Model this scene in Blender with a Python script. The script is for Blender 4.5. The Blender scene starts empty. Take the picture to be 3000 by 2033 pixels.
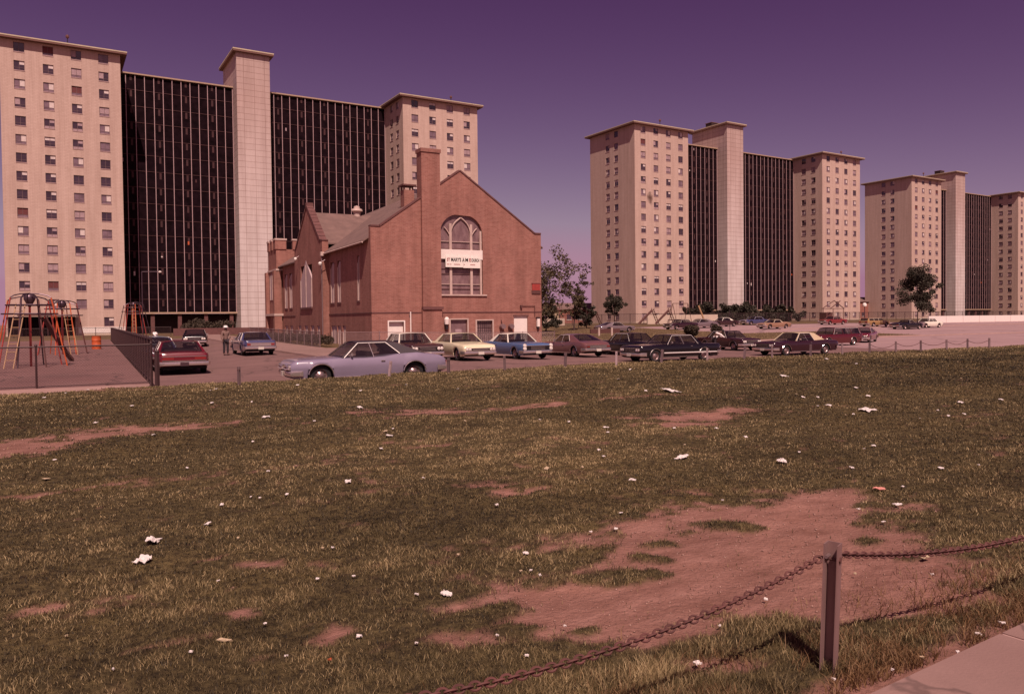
import bpy, math, random
import numpy as np
from mathutils import Vector, Matrix
random.seed(7); rng = np.random.default_rng(7)
sc = bpy.context.scene; C = sc.collection
R = math.radians
# ------------------------------------------------------------------ camera
F_, YAW, PIT, ROLL, CXP, CYP, HC = 2307.83, .5046, .0227, .0107, 1555.05, 987.77, 1.92
cam = bpy.data.objects.new('camera', bpy.data.cameras.new('camera')); C.objects.link(cam)
cam.location = (0, 0, HC)
cam.rotation_mode = 'QUATERNION'
cam.rotation_quaternion = (Matrix.Rotation(-YAW, 4, 'Z') @ Matrix.Rotation(R(90)-PIT, 4, 'X') @ Matrix.Rotation(-ROLL, 4, 'Z')).to_quaternion()
cam.data.sensor_width = 36; cam.data.sensor_fit = 'HORIZONTAL'
cam.data.lens = F_/3000*36
cam.data.shift_x = -(CXP-1500)/3000; cam.data.shift_y = (CYP-1016.5)/3000
cam.data.clip_start = .05; cam.data.clip_end = 6000
sc.camera = cam
# ------------------------------------------------------------------ world, sun, exposure
SUN_AZ, SUN_EL = R(16), R(54)         # shadows fall 26 deg to the right of +Y
w = bpy.data.worlds.new('World'); sc.world = w; w.use_nodes = True
nt = w.node_tree; nd = nt.nodes; nd.clear()
sky = nd.new('ShaderNodeTexSky'); sky.sky_type = 'NISHITA'; sky.sun_disc = False
sky.sun_elevation = SUN_EL; sky.sun_rotation = math.pi + SUN_AZ
sky.air_density = 1.0; sky.dust_density = 1.6; sky.ozone_density = 1.5
tcw = nd.new('ShaderNodeTexCoord'); sx = nd.new('ShaderNodeSeparateXYZ'); cx = nd.new('ShaderNodeCombineXYZ'); mz = nd.new('ShaderNodeMath'); mz.operation = 'MAXIMUM'; mz.inputs[1].default_value = .045
nt.links.new(tcw.outputs['Generated'], sx.inputs[0]); nt.links.new(sx.outputs[2], mz.inputs[0]); nt.links.new(sx.outputs[0], cx.inputs[0]); nt.links.new(sx.outputs[1], cx.inputs[1]); nt.links.new(mz.outputs[0], cx.inputs[2]); nt.links.new(cx.outputs[0], sky.inputs['Vector'])
sep = nd.new('ShaderNodeSeparateColor'); comb = nd.new('ShaderNodeCombineColor')
nt.links.new(sky.outputs[0], sep.inputs[0])
SKY = ((0, .475, 1.54), (1, .0450, 2.52), (1, .352, 1.40))      # source channel, gain, gamma: the faded slide's purple sky
for i, (ch, g, p) in enumerate(SKY):
    c = nd.new('ShaderNodeMath'); c.operation = 'MINIMUM'; c.inputs[1].default_value = (4.15, 4.75, 4.75)[i]
    a = nd.new('ShaderNodeMath'); a.operation = 'POWER'; a.inputs[1].default_value = p
    b = nd.new('ShaderNodeMath'); b.operation = 'MULTIPLY'; b.inputs[1].default_value = g
    nt.links.new(sep.outputs[ch], c.inputs[0]); nt.links.new(c.outputs[0], a.inputs[0]); nt.links.new(a.outputs[0], b.inputs[0]); nt.links.new(b.outputs[0], comb.inputs[i])
bg = nd.new('ShaderNodeBackground'); bg.inputs[1].default_value = .10
out = nd.new('ShaderNodeOutputWorld')
nt.links.new(comb.outputs[0], bg.inputs[0]); nt.links.new(bg.outputs[0], out.inputs[0])
sl = bpy.data.lights.new('sun', 'SUN'); sl.energy = 5.1; sl.angle = R(.55); sl.color = (1, .78, .69)
so = bpy.data.objects.new('sun', sl); C.objects.link(so)
sv = Vector((-math.sin(SUN_AZ)*math.cos(SUN_EL), -math.cos(SUN_AZ)*math.cos(SUN_EL), math.sin(SUN_EL)))
so.rotation_mode = 'QUATERNION'; so.rotation_quaternion = sv.to_track_quat('Z', 'Y'); so.location = sv*50
vs = sc.view_settings; vs.view_transform = 'Standard'; vs.look = 'None'; vs.gamma = 1; vs.exposure = 0.0
sc.render.film_transparent = False
sc.cycles.max_bounces = 5; sc.cycles.transparent_max_bounces = 12
sc.cycles.use_denoising = True
# ------------------------------------------------------------------ tags and mesh helpers
def tag(o, label=None, cat=None, group=None, kind=None):
    if label: o['label'] = label
    if cat: o['category'] = cat
    if group: o['group'] = group
    if kind: o['kind'] = kind
    return o
def empty(name, loc=(0,0,0), rz=0, label=None, cat=None, group=None):
    o = bpy.data.objects.new(name, None); C.objects.link(o); o.location = loc; o.rotation_euler = (0,0,rz)
    o.empty_display_size = .2
    return tag(o, label, cat, group)
class MB:
    def __init__(s): s.v=[]; s.f=[]; s.m=[]; s.mats=[]; s.T=Matrix.Identity(4)
    def mi(s, mat):
        if mat is None: return 0
        if mat not in s.mats: s.mats.append(mat)
        return s.mats.index(mat)
    def add(s, vs, fs, mat=None):
        b=len(s.v); k=s.mi(mat)
        s.v += [tuple(s.T @ Vector(p)) for p in vs]
        s.f += [tuple(b+i for i in f) for f in fs]; s.m += [k]*len(fs); return s
    def box(s, c, d, mat=None, rz=0, T=None):
        x,y,z=(d[0]/2,d[1]/2,d[2]/2)
        M=Matrix.Translation(c)@Matrix.Rotation(rz,4,'Z')
        if T is not None: M=Matrix.Translation(c)@T
        vs=[tuple(M@Vector((a*x,b*y,e*z))) for e in(-1,1) for b in(-1,1) for a in(-1,1)]
        return s.add(vs,[(0,2,3,1),(4,5,7,6),(0,1,5,4),(2,6,7,3),(0,4,6,2),(1,3,7,5)],mat)
    def bx(s, x0,x1,y0,y1,z0,z1, mat=None): return s.box(((x0+x1)/2,(y0+y1)/2,(z0+z1)/2),(abs(x1-x0),abs(y1-y0),abs(z1-z0)),mat)
    def tube(s, pts, r, mat=None, n=6, close=False, r2=None):
        pts=[Vector(p) for p in pts]; N=len(pts); vs=[]; fs=[]
        up=None
        for i,p in enumerate(pts):
            if close: d=(pts[(i+1)%N]-pts[i-1])
            else: d=(pts[min(i+1,N-1)]-pts[max(i-1,0)])
            if d.length<1e-9: d=Vector((0,0,1))
            d.normalize()
            if up is None or abs(up.dot(d))>.98: up=Vector((0,0,1)) if abs(d.z)<.9 else Vector((1,0,0))
            a=d.cross(up).normalized(); b=a.cross(d).normalized(); up=b
            rr=r if r2 is None else r+(r2-r)*i/max(1,N-1)
            for k in range(n):
                t=2*math.pi*k/n; vs.append(tuple(p+a*math.cos(t)*rr+b*math.sin(t)*rr))
        for i in range(N if close else N-1):
            j=(i+1)%N
            for k in range(n): fs.append((i*n+k,i*n+(k+1)%n,j*n+(k+1)%n,j*n+k))
        if not close: fs.append(tuple(range(n))[::-1]); fs.append(tuple((N-1)*n+k for k in range(n)))
        return s.add(vs,fs,mat)
    def lathe(s, prof, mat=None, n=20, axis='Z', c=(0,0,0)):
        vs=[];fs=[];m=len(prof)
        for k in range(n):
            t=2*math.pi*k/n
            for r,h in prof:
                if axis=='Z': p=(r*math.cos(t),r*math.sin(t),h)
                elif axis=='Y': p=(r*math.cos(t),h,r*math.sin(t))
                else: p=(h,r*math.cos(t),r*math.sin(t))
                vs.append((p[0]+c[0],p[1]+c[1],p[2]+c[2]))
        for k in range(n):
            for j in range(m-1):
                a=k*m+j;b=((k+1)%n)*m+j; fs.append((a,b,b+1,a+1))
        return s.add(vs,fs,mat)
    def ngon(s, pts, mat=None): return s.add(pts,[tuple(range(len(pts)))],mat)
    def prism(s, poly, z0, z1, mat=None):            # poly in xy
        n=len(poly); vs=[(x,y,z0) for x,y in poly]+[(x,y,z1) for x,y in poly]
        return s.add(vs,[tuple(range(n))[::-1],tuple(range(n,2*n))]+[(i,(i+1)%n,n+(i+1)%n,n+i) for i in range(n)],mat)
    def prism_y(s, poly, y0, y1, mat=None):          # poly in xz, extruded along y
        n=len(poly); vs=[(x,y0,z) for x,z in poly]+[(x,y1,z) for x,z in poly]
        return s.add(vs,[tuple(range(n)),tuple(range(n,2*n))[::-1]]+[(i,n+i,n+(i+1)%n,(i+1)%n) for i in range(n)],mat)
    def prism_x(s, poly, x0, x1, mat=None):          # poly in yz, extruded along x
        n=len(poly); vs=[(x0,y,z) for y,z in poly]+[(x1,y,z) for y,z in poly]
        return s.add(vs,[tuple(range(n))[::-1],tuple(range(n,2*n))]+[(i,(i+1)%n,n+(i+1)%n,n+i) for i in range(n)],mat)
    def data(s, name, smooth=None, fix=True):
        me=bpy.data.meshes.new(name); me.from_pydata(s.v,[],s.f)
        for m in s.mats: me.materials.append(m)
        if s.mats: me.polygons.foreach_set('material_index',s.m)
        if fix:
            import bmesh
            bm=bmesh.new(); bm.from_mesh(me); bmesh.ops.recalc_face_normals(bm,faces=bm.faces); bm.to_mesh(me); bm.free()
        if smooth is not None:
            me.polygons.foreach_set('use_smooth',[True]*len(me.polygons)); me.set_sharp_from_angle(angle=R(smooth))
        me.update(); return me
    def build(s, name, mat=None, parent=None, smooth=None, loc=None, fix=True):
        if mat is not None and not s.mats: s.mats=[mat]
        o=bpy.data.objects.new(name, s.data(name,smooth,fix)); C.objects.link(o)
        if parent: o.parent=parent
        if loc is not None: o.location=loc
        return o
def link_copy(o, parent=None):
    c=o.copy(); C.objects.link(c); c.parent=parent
    for ch in list(o.children): link_copy(ch,c)
    return c
# ------------------------------------------------------------------ materials
def _n(nt,t,**k):
    n=nt.nodes.new(t)
    for a,b in k.items(): setattr(n,a,b)
    return n
def mat(name, col, rough=.8, metal=0, spec=.5, coat=0, var=.12, scale=3., col2=None, bump=0, bscale=30., detail=4, coords='pos', stretch=None, alpha=None, emit=None):
    m=bpy.data.materials.new(name); m.use_nodes=True; t=m.node_tree; b=t.nodes['Principled BSDF']
    b.inputs['Roughness'].default_value=rough; b.inputs['Metallic'].default_value=metal
    b.inputs['Specular IOR Level'].default_value=spec; b.inputs['Coat Weight'].default_value=coat
    b.inputs['Coat Roughness'].default_value=.08
    if coords=='pos': g=_n(t,'ShaderNodeNewGeometry').outputs['Position']
    else: g=_n(t,'ShaderNodeTexCoord').outputs['Object']
    if stretch:
        mp=_n(t,'ShaderNodeMapping'); mp.inputs['Scale'].default_value=stretch; t.links.new(g,mp.inputs['Vector']); g=mp.outputs[0]

    if var>0 or col2:
        nz=_n(t,'ShaderNodeTexNoise'); nz.inputs['Scale'].default_value=scale; nz.inputs['Detail'].default_value=detail; nz.inputs['Roughness'].default_value=.6
        t.links.new(g,nz.inputs['Vector'])
        r=_n(t,'ShaderNodeValToRGB'); r.color_ramp.elements[0].position=.3; r.color_ramp.elements[1].position=.7
        c2=col2 or tuple(min(1,c*(1+var)) for c in col); c1=col if col2 else tuple(c*(1-var) for c in col)
        r.color_ramp.elements[0].color=(*c1,1); r.color_ramp.elements[1].color=(*c2,1)
        t.links.new(nz.outputs[0],r.inputs[0]); t.links.new(r.outputs[0],b.inputs['Base Color'])
    else: b.inputs['Base Color'].default_value=(*col,1)
    if bump>0:
        nb=_n(t,'ShaderNodeTexNoise'); nb.inputs['Scale'].default_value=bscale; nb.inputs['Detail'].default_value=5; t.links.new(g,nb.inputs['Vector'])
        bp=_n(t,'ShaderNodeBump'); bp.inputs['Strength'].default_value=bump; bp.inputs['Distance'].default_value=.02
        t.links.new(nb.outputs[0],bp.inputs['Height']); t.links.new(bp.outputs[0],b.inputs['Normal'])
    if alpha is not None: b.inputs['Alpha'].default_value=alpha
    m.diffuse_color=(*col,1)
    return m
def brickmat(name, c1, c2, mortar, bw, bh, ms, scale_noise=.5, dirt=.25, rough=.9, off=.5, axis=0, dirtcol=None):
    """wall material in object space; the face's horizontal run is x+y so it works on both wall directions"""
    m=bpy.data.materials.new(name); m.use_nodes=True; t=m.node_tree; b=t.nodes['Principled BSDF']; b.inputs['Roughness'].default_value=rough
    b.inputs['Specular IOR Level'].default_value=.25
    tc=_n(t,'ShaderNodeTexCoord'); sp=_n(t,'ShaderNodeSeparateXYZ'); t.links.new(tc.outputs['Object'],sp.inputs[0])
    ad=_n(t,'ShaderNodeMath',operation='ADD'); t.links.new(sp.outputs[0],ad.inputs[0]); t.links.new(sp.outputs[1],ad.inputs[1])
    cb=_n(t,'ShaderNodeCombineXYZ'); t.links.new(ad.outputs[0],cb.inputs[0]); t.links.new(sp.outputs[2],cb.inputs[1])
    br=_n(t,'ShaderNodeTexBrick'); t.links.new(cb.outputs[0],br.inputs['Vector'])
    br.inputs['Scale'].default_value=1; br.inputs['Brick Width'].default_value=bw; br.inputs['Row Height'].default_value=bh
    br.inputs['Mortar Size'].default_value=ms; br.inputs['Color1'].default_value=(*c1,1); br.inputs['Color2'].default_value=(*c2,1); br.inputs['Mortar'].default_value=(*mortar,1)
    br.offset=off; br.inputs['Mortar Smooth'].default_value=.3
    nz=_n(t,'ShaderNodeTexNoise'); nz.inputs['Scale'].default_value=scale_noise; nz.inputs['Detail'].default_value=6; nz.inputs['Roughness'].default_value=.65
    mp=_n(t,'ShaderNodeMapping'); mp.inputs['Scale'].default_value=(1,1,.35); t.links.new(tc.outputs['Object'],mp.inputs[0]); t.links.new(mp.outputs[0],nz.inputs['Vector'])
    rp=_n(t,'ShaderNodeValToRGB'); rp.color_ramp.elements[0].position=.32; rp.color_ramp.elements[1].position=.68
    d=dirtcol or (1-dirt,)*3
    rp.color_ramp.elements[0].color=(*d,1); rp.color_ramp.elements[1].color=(1+dirt*.3,)*3+(1,)
    t.links.new(nz.outputs[0],rp.inputs[0])
    mx=_n(t,'ShaderNodeMix',data_type='RGBA',blend_type='MULTIPLY'); mx.inputs[0].default_value=1
    t.links.new(br.outputs[0],mx.inputs[6]); t.links.new(rp.outputs[0],mx.inputs[7])
    ns=_n(t,'ShaderNodeTexNoise'); ns.inputs['Scale'].default_value=1.1; ns.inputs['Detail'].default_value=7; ns.inputs['Roughness'].default_value=.7
    ms_=_n(t,'ShaderNodeMapping'); ms_.inputs['Scale'].default_value=(1,1,.07); t.links.new(tc.outputs['Object'],ms_.inputs[0]); t.links.new(ms_.outputs[0],ns.inputs['Vector'])
    rs=_n(t,'ShaderNodeValToRGB'); rs.color_ramp.elements[0].position=.36; rs.color_ramp.elements[1].position=.62; rs.color_ramp.elements[0].color=(.86,.83,.82,1); rs.color_ramp.elements[1].color=(1.03,1.03,1.03,1); t.links.new(ns.outputs[0],rs.inputs[0])
    m3=_n(t,'ShaderNodeMix',data_type='RGBA',blend_type='MULTIPLY'); m3.inputs[0].default_value=1; t.links.new(mx.outputs[2],m3.inputs[6]); t.links.new(rs.outputs[0],m3.inputs[7]); t.links.new(m3.outputs[2],b.inputs['Base Color'])
    return m
M={}
M['cream_brick']=brickmat('cream_brick',(.575,.415,.345),(.535,.38,.315),(.455,.31,.255),.6,.22,.018,.12,.10)
M['plinth']=mat('plinth',(.55,.42,.33),.9,var=.1,scale=1)
M['trim']=mat('roof_trim',(.50,.40,.27),.7,var=.1,scale=1)
M['soffit']=mat('soffit',(.16,.075,.06),.9,var=.05)
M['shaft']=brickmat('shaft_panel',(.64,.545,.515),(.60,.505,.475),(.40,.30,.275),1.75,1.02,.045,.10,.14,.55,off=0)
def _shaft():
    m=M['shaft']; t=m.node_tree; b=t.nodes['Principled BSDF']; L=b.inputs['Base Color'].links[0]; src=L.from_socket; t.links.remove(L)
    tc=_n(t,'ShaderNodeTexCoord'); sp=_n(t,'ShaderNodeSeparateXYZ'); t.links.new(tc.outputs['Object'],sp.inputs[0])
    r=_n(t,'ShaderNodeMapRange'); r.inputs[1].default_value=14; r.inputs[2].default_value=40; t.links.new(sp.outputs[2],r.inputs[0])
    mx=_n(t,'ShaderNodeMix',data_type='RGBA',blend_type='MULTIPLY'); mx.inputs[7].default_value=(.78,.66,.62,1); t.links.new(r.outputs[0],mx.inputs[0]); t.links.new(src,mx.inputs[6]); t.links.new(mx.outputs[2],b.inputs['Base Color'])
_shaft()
M['gallery']=mat('gallery_mesh_shade',(.011,.0045,.0065),.95,spec=.05,var=.5,scale=.9,coords='obj')  # near-black colour holds the gallery's inner shade as well as the mesh
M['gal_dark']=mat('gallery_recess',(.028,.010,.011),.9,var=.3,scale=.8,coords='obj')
M['slab']=mat('slab_edge',(.050,.012,.013),.8,var=.3,scale=2)
M['mullion']=mat('mullion_pipe',(.42,.27,.27),.7,var=.12,scale=2)
M['fascia']=mat('gallery_fascia',(.40,.27,.18),.7,var=.1)
M['frame']=mat('window_frame',(.16,.09,.09),.6,var=.1)
M['sill']=mat('window_sill',(.42,.27,.25),.8,var=.1)
M['glass']=mat('dark_glass',(.05,.028,.04),.12,spec=.8,var=.4,scale=.7)
M['glass2']=mat('grey_glass',(.19,.12,.14),.2,spec=.6,var=.4,scale=.7)
M['curtain']=mat('curtain_white',(.62,.50,.46),.8,var=.15,scale=4)
M['curtain2']=mat('curtain_mauve',(.36,.24,.25),.8,var=.2,scale=4)
M['shade_red']=mat('shade_red',(.13,.03,.03),.8,var=.2,scale=4)
M['brick']=brickmat('red_brick',(.35,.155,.122),(.275,.112,.088),(.36,.20,.16),.30,.105,.012,1.2,.22)
M['brick_plain']=mat('brick_edge',(.27,.10,.075),.9,var=.2,scale=2)
M['stone']=mat('pale_stone',(.50,.36,.31),.85,var=.15,scale=2)
M['roof']=mat('shingle_roof',(.20,.118,.10),.9,col2=(.13,.075,.065),scale=1.2,detail=8,bump=.3,bscale=8)
M['coping']=mat('coping',(.13,.05,.045),.8,var=.2)
M['board']=mat('boarded_window',(.52,.38,.37),.8,col2=(.40,.28,.28),scale=2,stretch=(3,3,.4))
M['leaded']=mat('leaded_glass',(.14,.075,.08),.35,col2=(.26,.16,.16),scale=3,detail=6,stretch=(1,1,.6))
M['white']=mat('white_paint',(.78,.68,.62),.6,var=.06,scale=3)
M['sign_white']=mat('sign_board',(.80,.74,.66),.6,var=.04)
M['ink']=mat('sign_ink',(.035,.015,.02),.7,var=0)
M['ink_red']=mat('sign_ink_red',(.35,.05,.05),.7,var=0)
M['black_metal']=mat('dark_metal',(.02,.012,.014),.5,var=.1)
M['galv']=mat('galvanised',(.25,.165,.165),.5,metal=.4,var=.12,scale=6)
M['rust']=mat('rusty_steel',(.10,.035,.03),.8,var=.35,scale=12)
M['wire']=mat('fence_wire',(.055,.024,.024),.6,metal=.2,var=.1)
M['red_paint']=mat('red_paint',(.33,.045,.035),.5,var=.15,scale=5)
M['orange_paint']=mat('orange_paint',(.50,.09,.025),.5,var=.15,scale=5)
M['yellow_paint']=mat('yellow_paint',(.40,.23,.12),.6,var=.15,scale=5)
M['steel']=mat('playground_steel',(.10,.06,.075),.4,metal=.6,var=.1)
M['asphalt']=mat('asphalt',(.155,.080,.073),.9,col2=(.21,.112,.10),scale=.35,detail=9,bump=.25,bscale=60)
M['lot']=mat('lot_concrete',(.29,.175,.175),.9,col2=(.36,.225,.22),scale=.10,detail=9,stretch=(.5,2,1))
M['court']=mat('court_asphalt',(.15,.068,.062),.9,col2=(.20,.10,.09),scale=.30,detail=8,bump=.2,bscale=60)
M['sidewalk']=mat('sidewalk_concrete',(.225,.128,.110),.9,col2=(.30,.18,.155),scale=.8,detail=9,bump=.15,bscale=80)
M['curb']=mat('curb_concrete',(.40,.25,.22),.9,var=.12,scale=1)
M['lawn']=mat('lawn',(.085,.045,.018),.95,col2=(.13,.075,.028),scale=.8,detail=9,bump=.6,bscale=10)
M['far_ground']=mat('far_ground',(.16,.085,.06),.95,col2=(.22,.12,.09),scale=.05,detail=8)
M['tyre']=mat('tyre_rubber',(.012,.009,.010),.8,var=.2,coords='obj')
M['chrome']=mat('chrome',(.74,.64,.60),.18,metal=.85,var=0)
M['chrome_highlight']=mat('highlight_trim',(.82,.74,.68),.3,metal=.25,var=0)  # pale, weakly metallic colour paints in the highlights of chrome
M['rim']=mat('wheel_rim',(.38,.27,.26),.3,metal=.7,var=.1,coords='obj')
M['lamp']=mat('headlamp_glass',(.75,.68,.62),.1,spec=1,var=0)
M['tail']=mat('tail_lamp',(.22,.02,.02),.2,spec=.8,var=0)
M['grille']=mat('grille_black',(.012,.008,.010),.4,var=0)
M['car_under']=mat('underbody',(.008,.006,.007),.9,var=0)
M['plate']=mat('licence_plate',(.60,.52,.45),.5,var=.05)
M['plate_dark']=mat('licence_plate_dark',(.05,.02,.025),.5,var=.05)
M['seat']=mat('car_seat',(.05,.028,.03),.8,var=.1)
M['bark']=mat('bark',(.06,.03,.028),.9,var=.3,scale=6)
M['leaf']=mat('leaf',(.035,.026,.014),.75,var=.45,scale=1.2)
M['leaf2']=mat('leaf_olive',(.075,.05,.022),.75,var=.45,scale=1.2)
M['shrub']=mat('shrub_leaf',(.05,.032,.018),.8,var=.4,scale=2)
M['paper']=mat('paper_litter',(.66,.58,.54),.8,var=.06,scale=20)
M['paper_tan']=mat('tan_litter',(.42,.31,.20),.8,var=.1,scale=20)
M['paper_red']=mat('red_litter',(.62,.25,.20),.7,var=.2,scale=20)
M['skin']=mat('skin',(.11,.05,.035),.6,var=.1)
M['hair']=mat('hair',(.010,.007,.007),.8,var=.2)
M['cloth_tan']=mat('tan_cloth',(.20,.115,.095),.9,var=.2,scale=8)
M['cloth_dark']=mat('dark_cloth',(.03,.018,.024),.9,var=.2,scale=8)
M['cloth_white']=mat('white_cloth',(.80,.70,.66),.9,var=.06,scale=8)
M['wood']=mat('weathered_wood',(.28,.16,.12),.85,var=.2,scale=6)
def glass_mat():
    m=bpy.data.materials.new('car_glass'); m.use_nodes=True; t=m.node_tree; b=t.nodes['Principled BSDF']
    b.inputs['Base Color'].default_value=(.02,.012,.016,1); b.inputs['Roughness'].default_value=.04; b.inputs['Specular IOR Level'].default_value=.6
    b.inputs['Alpha'].default_value=.55; return m
M['car_glass']=glass_mat()
def paint(name,c,rough=.28,coat=.7): return mat('paint_'+name,c,rough,metal=.0,coat=coat,var=.05,scale=2,coords='obj')
def wear(m,crack=.45,sc_=.35,stain=.75):
    """cracks, tar lines and oil blotches in a paved surface"""
    t=m.node_tree; b=t.nodes['Principled BSDF']; Lk=b.inputs['Base Color'].links[0]; src=Lk.from_socket; t.links.remove(Lk)
    pos=_n(t,'ShaderNodeNewGeometry').outputs['Position']; nz=_n(t,'ShaderNodeTexNoise'); nz.inputs['Scale'].default_value=.9; nz.inputs['Detail'].default_value=5; t.links.new(pos,nz.inputs['Vector'])
    va=_n(t,'ShaderNodeVectorMath',operation='MULTIPLY_ADD'); va.inputs[1].default_value=(1.6,1.6,0); t.links.new(nz.outputs['Color'],va.inputs[0]); t.links.new(pos,va.inputs[2])
    vo=_n(t,'ShaderNodeTexVoronoi',feature='DISTANCE_TO_EDGE'); vo.inputs['Scale'].default_value=sc_; t.links.new(va.outputs[0],vo.inputs['Vector'])
    r=_n(t,'ShaderNodeMapRange'); r.inputs[1].default_value=.004; r.inputs[2].default_value=.018; r.inputs[3].default_value=1-crack; r.inputs[4].default_value=1; t.links.new(vo.outputs['Distance'],r.inputs[0])
    n2=_n(t,'ShaderNodeTexNoise'); n2.inputs['Scale'].default_value=.28; n2.inputs['Detail'].default_value=8; n2.inputs['Roughness'].default_value=.7; t.links.new(pos,n2.inputs['Vector'])
    r2=_n(t,'ShaderNodeMapRange'); r2.inputs[1].default_value=.34; r2.inputs[2].default_value=.50; r2.inputs[3].default_value=stain; r2.inputs[4].default_value=1; t.links.new(n2.outputs[0],r2.inputs[0])
    mm=_n(t,'ShaderNodeMath',operation='MULTIPLY'); t.links.new(r.outputs[0],mm.inputs[0]); t.links.new(r2.outputs[0],mm.inputs[1])
    mx=_n(t,'ShaderNodeVectorMath',operation='SCALE'); t.links.new(src,mx.inputs[0]); t.links.new(mm.outputs[0],mx.inputs['Scale']); t.links.new(mx.outputs[0],b.inputs['Base Color'])
wear(M['asphalt']); wear(M['court'],.5,.25,.78); wear(M['lot'],.35,.12,.85); wear(M['sidewalk'],.4,.9,.80)
# ------------------------------------------------------------------ terrain
def sm(t): t=np.clip(t,0,1); return t*t*(3-2*t)
def zs(X): return np.interp(X,[-60,0,5,9,17,27,38,400],[-.18,-.20,-.18,-.06,-.17,-.38,-.50,-.54])
def zb(X): return np.interp(X,[-60,20,80,400],[.18,.2,.85,.85])
def zg(X,Y):
    a=zs(X); b=zb(X); t=sm((np.asarray(Y,float)-50)/65.); return a+(b-a)*t
def gz(x,y): return float(zg(x,y))
def fieldz(X,Y):        # the littered field: slightly raised, falling at its far edge
    X=np.asarray(X,float); Y=np.asarray(Y,float)
    base=.42-.09*np.clip((Y-2)/20,0,1)+np.interp(X,[-30,0,6,12],[-.06,-.06,-.10,-.04])*np.clip((Y-5)/10,0,1)
    und=.035*np.sin(X*.55+1.3)*np.sin(Y*.42+.4)+.02*np.sin(X*1.3+Y*.7)+.012*np.sin(X*2.9-Y*2.1)
    und=und*np.clip((Y-3)/5,0,1)*np.clip((23.5-Y)/5,.15,1)
    edge=23.6+.25*np.sin(X*.9)+.15*np.sin(X*2.3+1)-np.clip((6-X)/6,0,1)*1.0
    t=sm((Y-edge)/1.1)
    return (base+und)*(1-t)+(zs(X)-.05)*t
def micro(X,Y):      # tussocks and hollows a hand high
    X=np.asarray(X,float); Y=np.asarray(Y,float)
    return (fbm(X*2.6,Y*2.6,41,3)-.5)*.07*np.clip((Y-2.75)/.8,0,1)
def sheet(name,x0,x1,y0,y1,off,material,nx=40,ny=20,zf=None,kind='structure',skirt=0):
    xs=np.linspace(x0,x1,nx+1); ys=np.linspace(y0,y1,ny+1)
    XX,YY=np.meshgrid(xs,ys); ZZ=(zg(XX,YY) if zf is None else zf(XX,YY))+off
    v=np.stack([XX,YY,ZZ],-1).reshape(-1,3).tolist(); n=nx+1
    f=[(j*n+i,j*n+i+1,(j+1)*n+i+1,(j+1)*n+i) for j in range(ny) for i in range(nx)]
    mb=MB(); mb.add(v,f,material); 
    if skirt:
        per=[i for i in range(n)]+[j*n+n-1 for j in range(1,ny+1)]+[ny*n+i for i in range(n-2,-1,-1)]+[j*n for j in range(ny-1,0,-1)]
        b=len(mb.v)
        low=[(v[i][0],v[i][1],v[i][2]-skirt) for i in per]; allv=[v[i] for i in per]+low; k=len(per)
        mb.add(allv,[(i,(i+1)%k,k+(i+1)%k,k+i) for i in range(k)],M['curb'])
    o=mb.build(name,fix=False); 
    if kind: o['kind']=kind
    return o
# whole ground out to the horizon
xs=np.concatenate([[-3000,-1200,-500,-200],np.linspace(-100,320,85),[450,800,1600,4000]])
ys=np.concatenate([[-600,-200,-60,-20],np.linspace(0,160,65),[200,300,600,1500,4500]])
XX,YY=np.meshgrid(xs,ys); ZZ=zg(XX,YY)-.02; ZZ=np.where(YY<22,-.14,ZZ)
mb=MB(); n=len(xs); mb.add(np.stack([XX,YY,ZZ],-1).reshape(-1,3).tolist(),[(j*n+i,j*n+i+1,(j+1)*n+i+1,(j+1)*n+i) for j in range(len(ys)-1) for i in range(n-1)],M['far_ground'])
mb.build('ground',fix=False)['kind']='structure'
sheet('cross_street',-60,330,22.3,57,.0,M['asphalt'],130,14)
sheet('side_street',1.45,10.4,57,118,.0,M['asphalt'],6,24)
sheet('parking_lot',50,330,24.4,56.7,.01,M['lot'],70,10)
sheet('far_parking_lot',70,330,57.3,79.8,.01,M['lot'],60,10)
sheet('far_street',30,330,80.3,97,.006,M['lot'],80,8)
sheet('playground_pavement',-60,1.3,24.6,96,.0,M['court'],20,24,zf=lambda X,Y: np.interp(Y,[24,30,96],[.22,.20,.22])+0*X,skirt=.3)
sheet('back_lawn',-60,330,97.3,230,.02,M['lawn'],60,20)
sheet('street_lawn',34,84,58,72,.10,M['lawn'],24,6,skirt=.12)
sheet('church_lawn',34,70,72.05,110,.05,M['lawn'],16,14)
sheet('church_sidewalk',10.55,33.9,43,57.2,.12,M['sidewalk'],14,8,skirt=.14)
sheet('side_sidewalk',10.55,14.6,57.25,118,.12,M['sidewalk'],4,20,skirt=.14)
sheet('church_yard',14.65,33.9,57.25,112,.10,M['lawn'],8,20)
sheet('east_curb',34.1,330,56.75,57.2,.12,M['curb'],80,1,skirt=.14)
sheet('far_curb',84.3,330,79.9,80.25,.13,M['curb'],60,1,skirt=.14)
# far curb line
# ---- the field with its bare soil
def G(px,py,z=.4):
    u=px-CXP; v=CYP-py; cr,sr=math.cos(ROLL),math.sin(ROLL); u,v=u*cr+v*sr,-u*sr+v*cr
    cp,sp=math.cos(PIT),math.sin(PIT); fy=cp*F_+sp*v; zz=-sp*F_+cp*v
    cy,sy=math.cos(YAW),math.sin(YAW); r=(u*cy+fy*sy,-u*sy+fy*cy,zz); t=(z-HC)/r[2]
    return r[0]*t,r[1]*t
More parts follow.
